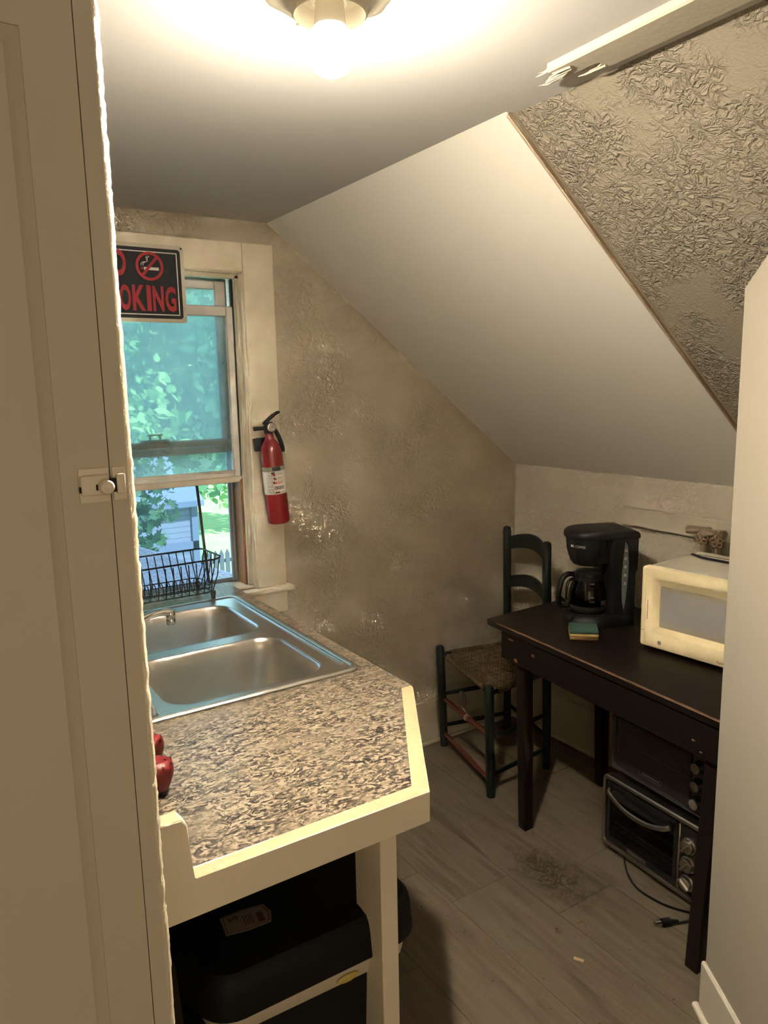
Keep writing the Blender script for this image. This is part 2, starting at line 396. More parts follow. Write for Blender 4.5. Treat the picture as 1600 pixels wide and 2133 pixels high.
def thing(name, label, cat, loc=(0, 0, 0), rotz=0, group=None):
    o = bpy.data.objects.new(name, None); C.objects.link(o); o.empty_display_size = .05
    o.location = loc; o.rotation_euler = (0, 0, rotz); return tag(o, label, cat, group)
def tag(o, label, cat, group=None, kind=None):
    o['label'] = label; o['category'] = cat
    if group: o['group'] = group
    if kind: o['kind'] = kind
    return o
def struct(o): o['kind'] = 'structure'; return o
def lab(o, l): o['label'] = l; return o

def glyph(mb, text, x0, x1, y0, y1, z, M, mi=0, bold=.0, depth=.0006, font_gap=None):
    """letters fitted to a box in the local XY plane of M, extruded a little along Z"""
    cu = bpy.data.curves.new('t', 'FONT'); cu.body = text; cu.size = 1; cu.offset = bold; cu.resolution_u = 3
    if font_gap: cu.space_character = font_gap
    o = bpy.data.objects.new('t', cu); C.objects.link(o)
    dg = bpy.context.evaluated_depsgraph_get(); me = bpy.data.meshes.new_from_object(o.evaluated_get(dg))
    vs = [v.co.copy() for v in me.vertices]
    ax, bx = min(v.x for v in vs), max(v.x for v in vs); ay, by = min(v.y for v in vs), max(v.y for v in vs)
    f = lambda v, zz: M @ Vector((x0+(v.x-ax)/(bx-ax+1e-9)*(x1-x0), y0+(v.y-ay)/(by-ay+1e-9)*(y1-y0), zz))
    top = [mb.bm.verts.new(f(v, z+depth)) for v in vs]
    for p in me.polygons:
        try: fc = mb.bm.faces.new([top[i] for i in p.vertices]); fc.material_index = mi
        except ValueError: pass
    bpy.data.objects.remove(o); bpy.data.curves.remove(cu); bpy.data.meshes.remove(me)

def frame(origin, x, y):
    x = Vector(x).normalized(); y = Vector(y).normalized(); z = x.cross(y).normalized(); o = Vector(origin)
    return Matrix(((x.x, y.x, z.x, o.x), (x.y, y.y, z.y, o.y), (x.z, y.z, z.z, o.z), (0, 0, 0, 1)))
def rrect(x0, x1, y0, y1, r, n=8):
    out = []
    for cx, cy, a in ((x1-r, y1-r, 0), (x0+r, y1-r, PI/2), (x0+r, y0+r, PI), (x1-r, y0+r, 1.5*PI)):
        out += [(cx+r*math.cos(a+PI/2*i/n), cy+r*math.sin(a+PI/2*i/n)) for i in range(n+1)]
    return out
def bez(pts, n=8):
    """Catmull-Rom through points"""
    P = [Vector(p) for p in pts]; P = [P[0]*2-P[1]] + P + [P[-1]*2-P[-2]]; out = []
    for i in range(1, len(P)-2):
        for k in range(n):
            t_ = k/n; a, b, c_, d = P[i-1:i+3]
            out.append(.5*((2*b) + (c_-a)*t_ + (2*a-5*b+4*c_-d)*t_*t_ + (3*b-a-3*c_+d)*t_**3))
    out.append(P[-2]); return out

# ------------------------------------------------------------------ room shell
YB, XK, ZC, XS, ZK = 2.568, 2.389, 2.185, 1.183, 1.237     # far wall, knee wall, ceiling, slope top, slope foot
YE = 1.31                                                   # where the smooth slope sheet ends
FRONT = -1.6; LEFT = -1.7
# floor of planks, each its own island
m = MB(); W = .237; base = 1.535; known = {-1: 1.665, 0: 1.44, 1: 1.577}
for k in range(-14, 5):
    x0 = base+W*k; ys = known.get(k, random.uniform(.2, 1.2)); y = ys - 1.22*4
    while y < 2.7:
        m.box(x0+.0009, x0+W-.0009, max(y, FRONT-.1)+.0008, min(y+1.22, 2.7)-.0008, -.02, 0) if y+1.22 > FRONT else None
        y += 1.22
m.box(LEFT-.1, 2.7, FRONT-.1, 2.7, -.08, -.0012, 1)
struct(m.build('floor', [FLOOR, DARKHOLE], smooth=0))
m = MB(); m.box(LEFT-.1, XS+.06, FRONT-.1, 2.75, ZC, ZC+.1); struct(m.build('ceiling', CEIL, smooth=0))
def slope_poly(o1, o2):     # section in XZ offset along the outward normal
    d = Vector((XK-XS, ZK-ZC)).normalized(); n_ = Vector((-d.y, d.x))
    a = Vector((XS, ZC)); b = Vector((XK, ZK)); e = .16
    return [a+n_*o1-d*.0, b+n_*o1+d*e, b+n_*o2+d*e, a+n_*o2-d*e]
def extr(poly, y0, y1, mb, mi=0):
    v = [(p[0], y0, p[1]) for p in poly] + [(p[0], y1, p[1]) for p in poly]; n_ = len(poly)
    mb.add(v, [tuple(range(n_)), tuple(range(2*n_-1, n_-1, -1))] + [(i, n_+i, n_+(i+1) % n_, (i+1) % n_) for i in range(n_)], mi)
m = MB(); extr(slope_poly(0, .12), YE, 2.75, m); struct(m.build('wall_slope', SLOPE, smooth=0))
m = MB(); extr(slope_poly(.016, .13), FRONT-.1, YE, m); struct(m.build('wall_slope_textured', TAUPE2, smooth=0))
m = MB(); d = Vector((XK-XS, 0, ZK-ZC)).normalized(); n_ = Vector((-d.z, 0, d.x))
a = Vector((XS+.003, YE-.003, ZC-.003)); L = (Vector((XK, 0, ZK))-Vector((XS, 0, ZC))).length
mm = frame(a, d, (0, 1, 0)); 
m.box(0, L, -.006, .002, -.010, .003, 0, mm, .002, 1); struct(m.build('trim_1', wood('raw_board_edge', (.28, .19, .12), (.46, .38, .28), .6, (3, 30, 30)), smooth=0))
# far wall with the window hole
WX0, WX1, WZ0, WZ1 = .40, 1.075, .86, 2.012
m = MB()
for b in ((LEFT-.1, WX0, -.1, 2.4), (WX1, 2.6, -.1, 2.4), (WX0, WX1, -.1, WZ0), (WX0, WX1, WZ1, 2.4)): m.box(b[0], b[1], YB, YB+.16, b[2], b[3])
struct(m.build('wall_back', TAUPE, smooth=0))
m = MB(); m.box(XK, XK+.1, FRONT-.1, YB+.1, -.1, ZK+.04); struct(m.build('wall_right', TAUPE, smooth=0))
m = MB(); m.box(.10, .245, .98, YB, -.05, ZC+.02); struct(m.build('wall_left', TAUPE, smooth=0))
m = MB(); m.box(LEFT-.1, LEFT, FRONT-.1, YB, -.1, ZC+.05); m.box(LEFT, .1, 1.2, 1.3, -.1, ZC+.05); struct(m.build('wall_hall', CREAM, smooth=0))
m = MB(); m.box(LEFT-.1, 2.6, FRONT-.1, FRONT, -.1, ZC+.05); struct(m.build('wall_front', CREAM, smooth=0))
# partition wing at the right
PE = Vector((1.577, .977, 0)); pd = Vector((math.sin(YAW), math.cos(YAW), 0)); pn = Vector((pd.y, -pd.x, 0))
m = MB(); mm = frame(PE, -pd, (0, 0, 1))      # local x towards the camera, y up, z = (-pd) x up
zdir = (-pd).cross(Vector((0, 0, 1)))
sg = 1 if zdir.dot(pn) > 0 else -1
m.prism([(0, 0), (.46, 0), (.46, 2.075), (0, 1.796)], 0, sg*.055, 0, mm); struct(m.build('wall_partition', PART, smooth=0))
m = MB()
m.prism([(-.003, .002), (.46, .002), (.46, .145), (.0, .145), (-.003, .14)], -sg*.012, sg*.001, 0, mm, .003, 1)
m.tube([mm @ Vector((-.01, .010, -sg*.017)), mm @ Vector((.46, .010, -sg*.017))], .010, 10, 0)
struct(m.build('baseboard_partition', TRIMW))
# baseboards of the far and knee walls
m = MB(); m.box(.97, XK, YB-.016, YB+.001, 0.002, .205, 0, None, .004, 1); m.tube([(.97, YB-.02, .008), (XK-.016, YB-.02, .008)], .009, 8); struct(m.build('baseboard_back', paint('baseboard_paint', (.60, .54, .42), .45, 50, .2)))
m = MB(); m.box(XK-.016, XK+.001, FRONT, YB-.016, 0.002, .205, 0, None, .004, 1); m.tube([(XK-.02, FRONT, .008), (XK-.02, YB-.02, .008)], .009, 8); struct(m.build('baseboard_right', MATS['baseboard_paint']))
# board on the knee wall
m = MB(); m.box(XK-.022, XK+.001, .0, 1.93, 1.042, 1.115, 0, None, .003, 1); m.box(XK-.03, XK+.001, 1.34, 1.375, 1.02, 1.13, 0, None, .003, 1); struct(m.build('trim_2', RAIL))
# board under the ceiling, broken at its far end
m = MB()
top = []; bot = []
prof = [(1.082, 2.1855), (1.082, 2.1735), (1.086, 2.1700), (1.160, 2.1690), (1.166, 2.1725), (1.166, 2.1855)]
def endjag(x, z): return 1.06 + .05*noise.noise(Vector((x*55, z*400, 1.7))) + (-.055 if x > 1.13 else .03)
xs = [1.082+i*.084/24 for i in range(25)]
rings = []
for x in xs:
    e = endjag(x, 0); z = 2.170 + (.0035 if x in (xs[0], xs[-1]) else 0)
    rings.append((x, e, z))
vs = []; fs = []
for (x, e, z) in rings: vs += [(x, e, z), (x, e+.012*noise.noise(Vector((x*90, 3, 0))), 2.1856), (x, FRONT, z), (x, FRONT, 2.1856)]
for i in range(24):
    a, b = 4*i, 4*(i+1); fs += [(a, b, b+2, a+2), (a, a+1, b+1, b), (a+1, a+3, b+3, b+1)]
fs += [(0, 2, 3, 1), (96, 97, 99, 98)]
m.add(vs, fs)
for i in range(26):   # splinters
    x = random.uniform(1.085, 1.16); e = endjag(x, 0); ln = random.uniform(.012, .045); zz = random.uniform(2.168, 2.18)
    m.tube([(x, e-.02, zz), (x+random.uniform(-.004, .004), e+ln*.6, zz-.001), (x+random.uniform(-.006, .006), e+ln, zz-random.uniform(-.002, .004))], [.003, .0022, .0004], 5)
struct(m.build('trim_3', paint('chipped_trim_paint', (.58, .525, .42), .45, 60, .35, .05, .4, .003), smooth=25))

# ------------------------------------------------------------------ window
wn = bpy.data.objects.new('window_1', None); C.objects.link(wn); wn.location = (0, 0, 0); struct(wn)
m = MB(); YC = YB-.018
m.box(WX1, 1.193, YC, YB+.001, .858, 2.108, 0, None, .003, 1)
m.box(.28, WX1, YC, YB+.001, 2.008, 2.108, 0, None, .003, 1)
m.box(.30, WX0, YC, YB+.001, .905, 2.008, 0, None, .003, 1)
m.build('casing', CREAM, wn)
m = MB(); m.box(WX1-.008, WX1+.002, YB-.01, YB+.10, .86, 2.01); m.box(WX1-.022, WX1-.006, YB+.012, YB+.03, .87, 2.0, 0, None, .002, 1); m.box(WX0-.002, WX0+.008, YB-.01, YB+.10, .86, 2.01); m.box(WX0, WX1, YB-.01, YB+.10, 2.004, 2.014); m.box(WX0, WX1, YB+.012, YB+.03, 1.988, 2.006, 0, None, .002, 1)
m.build('jamb', TRIMW, wn)
m = MB(); m.box(.965, 1.215, YB-.05, YB+.06, .838, .858, 0, None, .008, 3); m.box(WX0, WX1, YB-.0, YB+.16, .842, .868, 0, None, .003, 1); m.build('stool', CREAM, wn)
m = MB(); m.box(.965, 1.196, YB-.016, YB+.001, .752, .838, 0, None, .003, 1); m.build('apron', CREAM, wn)
def sash(name, x0, x1, z0, z1, y0, y1, st, tr_, br_, mat, gm, gname='pane'):
    m = MB(); b_ = .003
    m.box(x0, x0+st, y0, y1, z0, z1, 0, None, b_, 1); m.box(x1-st, x1, y0, y1, z0, z1, 0, None, b_, 1)
    m.box(x0+st, x1-st, y0, y1, z1-tr_, z1, 0, None, b_, 1); m.box(x0+st, x1-st, y0, y1, z0, z0+br_, 0, None, b_, 1)
    f = m.build(name, mat, wn)
    g = MB(); g.box(x0+st-.003, x1-st+.003, (y0+y1)/2-.0015, (y0+y1)/2+.0015, z0+br_-.003, z1-tr_+.003); g.build(gname, gm, f, 0)
    return f
lo = sash('lower_sash', .415, 1.051, 1.283, 1.895, YB+.034, YB+.062, .026, .036, .022, VINYL, GLASS)
m = MB(); m.box(.44, 1.03, YB+.028, YB+.036, 1.300, 1.310, 0, None, .002, 1); m.build('lift_rail', VINYL, lo)
m = MB(); m.box(.44, 1.053, YB+.034, YB+.064, 1.262, 1.284, 0, None, .002, 1); m.build('bottom_rail_cap', TRIMW, lo)
us = sash('upper_sash', .405, 1.040, 1.372, 1.985, YB+.070, YB+.098, .040, .030, .026, VINYL, GLASS)
m = MB(); m.box(.42, 1.035, YB+.062, YB+.072, 1.400, 1.425, 0, None, .003, 1); m.build('check_rail', VINYL, us)
m = MB(); m.box(.70, .80, YB+.060, YB+.084, 1.425, 1.432); m.box(.73, .737, YB+.062, YB+.07, 1.43, 1.448); m.box(.765, .772, YB+.062, YB+.07, 1.43, 1.448); m.box(.725, .778, YB+.062, YB+.07, 1.446, 1.452); m.build('sash_lock', TRIMW, us)
ss = sash('storm_sash', .405, 1.062, .868, 2.0, YB+.112, YB+.130, .030, .02, .016, ALU, STORM)
m = MB(); m.box(1.024, 1.030, YB+.104, YB+.114, .872, 1.99); m.box(1.038, 1.044, YB+.102, YB+.114, .872, 1.99); m.build('track', ALU, ss)
m = MB(); m.box(1.0512, 1.0535, YB+.036, YB+.046, 1.285, 1.99); m.build('sash_gap', DARKHOLE, wn, 0)
m = MB(); m.box(1.046, 1.068, YB+.032, YB+.10, .868, 1.272, 0, None, .002, 1); m.build('side_strip', BROWN, wn)
m = MB(); m.box(.41, 1.05, YB+.066, YB+.098, 1.272, 1.285); m.box(.41, .66, YB+.066, YB+.1, 1.268, 1.273); m.build('weather_strip', TRIMW, wn)
# sliding half screen with a bowed dark edge bar
pts = bez([(.895, YB+.085, 1.275), (.902, YB+.085, 1.18), (.909, YB+.085, 1.06), (.917, YB+.085, .94), (.922, YB+.085, .871)], 5)
m = MB(); m.tube(pts, .0055, 8); sb = m.build('screen_edge_bar', plain('dark_bronze_bar', (.035, .03, .028), .5), wn)
m = MB(); vs = []; fs = []
for p in pts: vs += [(.408, p.y, p.z), (p.x, p.y, p.z)]
for i in range(len(pts)-1): fs.append((2*i, 2*i+1, 2*i+3, 2*i+2))
m.add(vs, fs); m.build('screen_mesh', SCREEN, sb, 0)

# ------------------------------------------------------------------ outdoors
m = MB(); m.add([(-14, 3.2, -3.02), (40, 3.2, -3.02), (40, 60, -3.02), (-14, 60, -3.02)], [(0, 1, 2, 3)]); m.add([(-14, 3.2, -3.3), (40, 3.2, -3.3), (40, 60, -3.3), (-14, 60, -3.3)], [(3, 2, 1, 0)])
tag(m.build('lawn', LAWN, smooth=0), 'sunlit green lawn seen through the window beyond the fence', 'lawn', None, 'stuff')
pr = thing('porch_roof', 'blue grey shingled porch roof right below the window', 'roof', (0, 0, .3))
m = MB(); m.prism([(-1.2, 2.76), (2.35, 2.76), (1.9, 4.95), (1.607, 6.33), (-1.2, 6.9)], -.14, 0); m.build('shingles', SHING, pr, 0)
m = MB(); m.tube([(2.35, 2.78, -.03), (1.9, 4.95, -.03), (1.607, 6.33, -.03), (-1.2, 6.9, -.03)], .035, 8); m.build('gutter', GREYROOF, pr)
m = MB(); m.box(-1.1, 1.5, 2.8, 6.2, -3.32, -.13); m.build('porch_wall', SIDING, pr, 0)
sh = thing('garden_shed', 'grey lap sided shed with a pale roof behind the maple leaves', 'shed', (2.0, 10, -3.02))
m = MB(); m.box(-1.6, 1.33, 0, 2.4, .005, 3.10); m.build('siding', SIDING, sh, 0)
m = MB(); m.prism([(-.15, 3.06), (1.2, 3.62), (2.55, 3.06), (2.55, 3.14), (1.2, 3.72), (-.15, 3.14)], -1.75, 1.42, 0, Matrix(((0, 0, 1, 0), (1, 0, 0, 0), (0, 1, 0, 0), (0, 0, 0, 1)))); m.build('shed_roof', GREYROOF, sh, 0)
m = MB(); m.box(-1.62, 1.35, -.03, .01, 2.45, 2.56); m.box(1.27, 1.36, -.03, .05, 0, 3.08); m.build('corner_board', GREYROOF, sh, 0)
pf = thing('picket_fence', 'grey weathered picket fence in front of the lawn', 'fence', (5.0, 16, -3.02))
m = MB(); m.box(0, 3.6, .03, .07, .25, .33); m.box(0, 3.6, .03, .07, .72, .80); m.build('fence_rail', FENCEM, pf, 0)
for i in range(26):
    m = MB(); x = i*.14; m.prism([(x, .005), (x+.10, .005), (x+.10, .93), (x+.05, 1.03), (x, .93)], 0, .025, 0, Matrix(((1, 0, 0, 0), (0, 0, 1, 0), (0, 1, 0, 0), (0, 0, 0, 1)))); m.build('picket', FENCEM, pf, 0)
MAPLE = [(0, -.5), (.08, -.2), (.45, -.32), (.36, -.05), (.52, .12), (.3, .16), (.34, .36), (.14, .26), (0, .55), (-.14, .26), (-.34, .36), (-.3, .16), (-.52, .12), (-.36, -.05), (-.45, -.32), (-.08, -.2)]
OVAL = [(0, -.5), (.28, -.1), (.2, .3), (0, .5), (-.2, .3), (-.28, -.1)]
def tree(name, label, base, trunk_h, blobs, n, size, leaf, mat, tr=.12, group=None):
    root = thing(name, label, 'tree', base, 0, group); rnd = random.Random(hash(label) % 1000 if False else len(label)*31+int(base[0]*10))
    vs = []; fs = []
    tot = sum(b[3]*b[4]*b[5] for b in blobs)
    for (bx, by, bz, rx, ry, rz) in blobs:
        for _ in range(int(n*rx*ry*rz/tot)):
            while True:
                p = Vector((rnd.uniform(-1, 1), rnd.uniform(-1, 1), rnd.uniform(-1, 1)))
                if .25 < p.length < 1 and bz+p.z*rz > .6: break
            p = Vector((bx+p.x*rx, by+p.y*ry, bz+p.z*rz)); q = Vector((rnd.gauss(0, 1), rnd.gauss(0, 1)-.8, rnd.gauss(0, 1)+.5)).to_track_quat('Z', 'Y').to_matrix()
            q = q @ Matrix.Rotation(rnd.uniform(0, 6.28), 3, 'Z'); s_ = size*rnd.uniform(.6, 1.25); o_ = len(vs)
            for (u, v) in leaf: vs.append(p + q @ Vector((u*s_, v*s_, s_*.12*abs(u))))
            fs.append(tuple(range(o_, o_+len(leaf))))
    me = bpy.data.meshes.new('foliage'); me.from_pydata([tuple(v) for v in vs], [], fs); me.materials.append(mat)
    o = bpy.data.objects.new('foliage', me); C.objects.link(o); o.parent = root
    m = MB(); m.tube([(0, 0, .005), (.05, 0, trunk_h*.5), (0, .05, trunk_h)], [tr, tr*.8, tr*.5], 10)
    for (bx, by, bz, rx, ry, rz) in blobs: m.tube([(0, 0, trunk_h*.55), (bx*.5, by*.5, trunk_h*.55+(bz-trunk_h*.55)*.6), (bx, by, bz)], [tr*.4, tr*.25, tr*.08], 6)
    m.build('trunk', BARK, root); return root
tree('maple_tree', 'maple tree with broad green leaves close to the window at left', (.55, 7.2, -3.02), 5.0, [(.6, -.5, 5.9, 1.25, .8, 1.5), (.58, -.4, 3.6, .95, .6, 1.0), (1.45, -.6, 3.95, .36, .3, .17), (-.1, 0, 3.3, 1.1, .7, 1.0)], 6000, .13, MAPLE, LEAF1, .14)
G = 'trees beyond the lawn'
tree('shade_tree', 'bright green bushy tree beyond the lawn, at the right of the lower sash', (9.6, 23.5, -3.02), 6, [(0, 0, 4.2, 2.3, 1.5, 3.2), (-.6, -.6, 2.2, 1.6, 1, 1.4)], 2600, .34, OVAL, LEAF2, .2, G)
tree('shade_tree', 'dark green tall tree behind the shed', (5.6, 19, -3.02), 7.5, [(0, 0, 5.6, 2.2, 1.6, 3.8), (.6, -.3, 3.4, 1.6, 1.2, 1.6)], 3000, .34, OVAL, LEAF3, .22, G)
tree('shade_tree', 'pale sunlit tree in the middle of the upper panes', (7.4, 27, -3.02), 7, [(0, 0, 6.6, 2.0, 1.5, 3.2), (1.2, 0, 4.6, 1.6, 1.2, 2.2)], 2400, .32, OVAL, LEAF2, .22, G)
tree('shade_tree', 'deep green wide tree farthest back behind the others', (10.5, 31, -3.02), 9, [(0, 0, 7.5, 4.4, 2, 6.2), (-4.5, 0, 7.5, 4.0, 2, 6.0)], 4200, .55, OVAL, LEAF3, .3, G)
tree('shade_tree', 'bright leafy tree rising at the far left of the window', (2.9, 14, -3.02), 6.5, [(0, 0, 6.2, 1.3, 1.2, 2.6), (.5, -.5, 4.0, 1.1, .8, 1.2)], 2000, .26, OVAL, LEAF2, .2, G)

# ------------------------------------------------------------------ cupboard at the left
cp = thing('cupboard', 'tall cream painted cupboard with a panelled door and slide latch at the left', 'cupboard', (0, .80, 0))
m = MB()
m.box(.1795, .197, 0, .022, 0.001, 2.184); m.box(-.62, -.42, 0, .022, 0.001, 2.184); m.box(-.42, .1795, 0, .022, 2.10, 2.184); m.box(-.42, .1795, 0, .022, .001, .06)
m.build('face_frame', CUPB, cp, 0)
m = MB(); m.box(.155, .199, .022, .175, .001, 2.184); m.box(-.62, .155, .16, .175, .001, 2.184); m.box(-.62, -.6, .022, .16, .001, 2.184); m.build('carcass', CUPB, cp, 0)
# rough paint bead down the corner
m = MB(); vs = []; fs = []; N = 420
for i in range(N+1):
    z = .002+2.18*i/N; e = .0016*noise.noise(Vector((z*60, 0, 5))) + .0012*noise.noise(Vector((z*190, 2, 0))) + .0015*max(0, noise.noise(Vector((z*9, 7, 0)))); e2 = .0012*noise.noise(Vector((z*120, 4, 1)))
    vs += [(.1955, 0, z), (.1980+e*.4, .0012+e2*.5, z), (.2020+e, .0060+e2, z), (.2060+e, .0125-e2, z), (.2055+e*.5, .018, z), (.199, .022, z)]
for i in range(N):
    for k in range(5): fs.append((6*i+k, 6*i+k+1, 6*i+k+7, 6*i+k+6))
m.add(vs, fs); m.build('paint_bead', paint('rough_cream_paint', (.78, .69, .52), .5, 220, .5, .08, .4, .003, (150, .70, (.45, .34, .22))), cp, 50)
m = MB()   # crack line between door and frame is a real gap
m.box(.1310, .1785, 0, .02, .066, 2.094); m.box(-.41, -.355, 0, .02, .066, 2.094)
m.box(-.355, .1310, 0, .02, 1.931, 2.094); m.box(-.355, .1310, 0, .02, .80, .875); m.box(-.355, .1310, 0, .02, .066, .16)
dr = m.build('door', CUPB, cp, 0)
for z0, z1 in ((.875, 1.931), (.16, .80)):
    m = MB(); rA = [(-.355, z0), (.131, z0), (.131, z1), (-.355, z1)]
    def ins(d_, y): return [(x+(d_ if x < 0 else -d_), y, z+(d_ if z == z0 else -d_)) for x, z in rA]
    m.loft([ins(0, .002), ins(.004, .004), ins(.010, .0085), ins(.013, .012), ins(.016, .0125)], cap1=True); m.build('panel', CUPB, dr, 30)
m = MB(); m.box(.1780, .1800, .012, .022, .06, 2.1); m.build('door_gap', DARKHOLE, cp, 0)
lt = bpy.data.objects.new('latch', None); C.objects.link(lt); lt.parent = cp
LM = paint('latch_paint', (.76, .70, .57), .35, 200, .1)
m = MB(); m.box(.1475, .1775, -.0025, .001, 1.488, 1.524, 0, None, .0015, 2); m.box(.1480, .1770, -.0075, .0, 1.496, 1.517, 0, None, .003, 2); m.build('latch_plate', LM, lt)
m = MB(); m.lathe([(0, .0095), (.002, .0092), (.0025, .0085), (.0062, .0075), (.0078, .005), (.0078, .003), (.006, .001), (.005, -.006)], 28, M=frame((.1722, -.0085, 1.5045), (1, 0, 0), (0, 0, 1))); m.build('latch_knob', LM, lt)
m = MB(); m.box(.1808, .1940, -.0025, .001, 1.489, 1.524, 0, None, .0012, 2); m.box(.1835, .1925, -.0085, .0, 1.496, 1.517, 0, None, .002, 2); m.build('keeper', LM, lt)
for b_ in ((.1778, .1842, -.0068, -.001, 1.4985, 1.5125), (.1468, .1486, -.0078, -.004, 1.500, 1.506), (.1628, .1648, -.0079, -.006, 1.5015, 1.5075)):
    m = MB(); m.box(*b_); m.build('latch_slot', DARKHOLE, lt, 0)

# ------------------------------------------------------------------ worktop, sink, things on it
ct = thing('countertop', 'speckled laminate worktop with cream wood edging on a post', 'countertop', (0, 0, 0))
SX0, SX1, SY0, SY1 = .352, .915, 1.530, 2.362
hole = rrect(SX0+.012, SX1-.012, SY0+.012, SY1-.012, .03, 4)[::-1]
m = MB(); m.holed([(.246, 1.003), (.694, 1.003), (.926, 1.374), (.957, 1.374), (.957, YB-.002), (.246, YB-.002)], [hole], .862, .900); m.build('worktop', LAMI, ct, 0)
m = MB()      # one front board with its raised end at the wall
mm = Matrix(((1, 0, 0, 0), (0, 0, 1, 0), (0, 1, 0, 0), (0, 0, 0, 1)))
m.prism([(.246, .842), (.712, .842), (.712, .9015), (.292, .9015), (.2885, .905), (.285, .99), (.277, 1.001), (.246, 1.001)], .974, 1.003, 0, mm, .002, 1)
fb = m.build('front_board', CREAM, ct)
m = MB(); m.add([(.293, .9745, .9018), (.7105, .9745, .9018), (.695, 1.0045, .9018), (.293, 1.0045, .9018)], [(0, 1, 2, 3)]); m.add([(.247, .976, 1.0012), (.276, .976, 1.0012), (.276, 1.002, 1.0012), (.247, 1.002, 1.0012)], [(0, 1, 2, 3)]); m.build('worn_top_edge', EDGEW, fb, 0)
m = MB(); m.prism([(.712, .974), (.953, 1.366), (.953, 1.3745), (.926, 1.3745), (.694, 1.003)], .842, .9015, 0, None, .002, 1); sb_ = m.build('corner_board', CREAM, ct)
m = MB(); m.add([(.7115, .976, .9018), (.952, 1.366, .9018), (.952, 1.3740, .9018), (.926, 1.3740, .9018), (.6945, 1.0035, .9018)], [(0, 1, 2, 3, 4)]); m.build('worn_top_edge', EDGEW, sb_, 0)
m = MB(); m.box(.626, .661, 1.004, 1.094, .0, .845, 0, None, .002, 1); m.build('leg', CREAM, ct)
m = MB(); m.box(.25, .62, 1.06, 1.09, .78, .862); m.box(.90, .93, 1.42, YB-.01, .78, .862); m.build('support_rail', CREAM, ct, 0)

sk = thing('sink', 'stainless steel double bowl sink set into the worktop', 'sink', (0, 0, .9))
B1 = (.440, .842, 1.572, 1.905); B2 = (.440, .842, 1.962, 2.292)
o_ = rrect(SX0, SX1, SY0, SY1, .035, 6)
m = MB(); h1 = rrect(*B1, .065, 8)[::-1]; h2 = rrect(*B2, .065, 8)[::-1]
m.holed(o_, [h1, h2], .0005, .004)
inn = rrect(SX0+.012, SX1-.012, SY0+.012, SY1-.012, .028, 6); inn2 = rrect(SX0+.018, SX1-.018, SY0+.018, SY1-.018, .024, 6)
m.loft([[(x, y, .004) for x, y in o_], [(x, y, .0085) for x, y in rrect(SX0+.004, SX1-.004, SY0+.004, SY1-.004, .033, 6)], [(x, y, .0085) for x, y in inn], [(x, y, .0045) for x, y in inn2]])
# pressed ridge along the front
m.tube([(SX1-.026, SY0+.06, .004), (SX1-.026, SY1-.05, .004)], .0045, 8)
m.build('sink_deck', STEEL, sk, 50)
for (x0, x1, y0, y1) in (B1, B2):
    m = MB(); rings = []
    for (d_, z, r_) in ((-.003, .0045, .068), (0, .003, .065), (.004, -.004, .063), (.008, -.03, .062), (.014, -.09, .062), (.020, -.135, .064), (.028, -.155, .066), (.045, -.170, .075), (.075, -.176, .085), (.12, -.178, .08)):
        rings.append([(x, y, z) for x, y in rrect(x0+d_, x1-d_, y0+d_, y1-d_, min(r_, (y1-y0)/2-d_-.004), 8)])
    m.loft(rings, cap1=True); bo = m.build('bowl', STEEL, sk, 60)
    m = MB(); cx, cy = (x0+x1)/2, (y0+y1)/2; m.lathe([(.045, -.1775), (.04, -.1755), (.032, -.1765), (.028, -.182), (0, -.183)], 24, (cx, cy, 0)); m.build('drain', CHROME, bo)
fc = thing('faucet', 'chrome swing spout faucet reaching over the sink', 'faucet', (.395, 1.93, .904))
m = MB(); m.prism(rrect(-.025, .025, -.10, .10, .024, 6), 0, .012, 0, None, .004); m.lathe([(.024, .01), (.022, .03), (.018, .045), (.015, .05)], 24); m.build('base_plate', CHROME, fc)
m = MB(); m.tube(bez([(0, 0, .04), (.01, .002, .068), (.05, .012, .085), (.10, .022, .103), (.145, .030, .1085), (.172, .033, .103)], 6), [.011]*8+[.0105]*23, 14); m.build('spout', CHROME, fc)
m = MB(); m.lathe([(0, .1085), (.010, .108), (.0125, .104), (.0125, .088), (.0118, .086), (.0125, .084), (.0125, .070), (.010, .068), (0, .068)], 20, (.173, .0335, 0)); m.build('aerator', CHROME, fc)
for s_ in (-1, 1):
    m = MB(); m.lathe([(.019, .01), (.021, .03), (.019, .045), (.012, .05), (0, .05)], 20, (0, .075*s_, 0)); m.tube([(0, .075*s_, .045), (.012, .085*s_, .052), (.03, .10*s_, .056)], [.006, .006, .004], 8); m.build('tap_handle', CHROME, fc)
sp_ = thing('sink_sprayer', 'dark domed sprayer base on the sink rim corner nearest the cupboard', 'sprayer', (.383, 1.558, .9045))
m = MB(); m.lathe([(.026, 0), (.026, .004), (.0235, .006), (.0, .006)], 28); m.build('flange', CHROME, sp_)
m = MB(); m.lathe([(.0225, .006), (.022, .014), (.018, .024), (.010, .031), (0, .033)], 28); m.build('dome', GREYP, sp_)

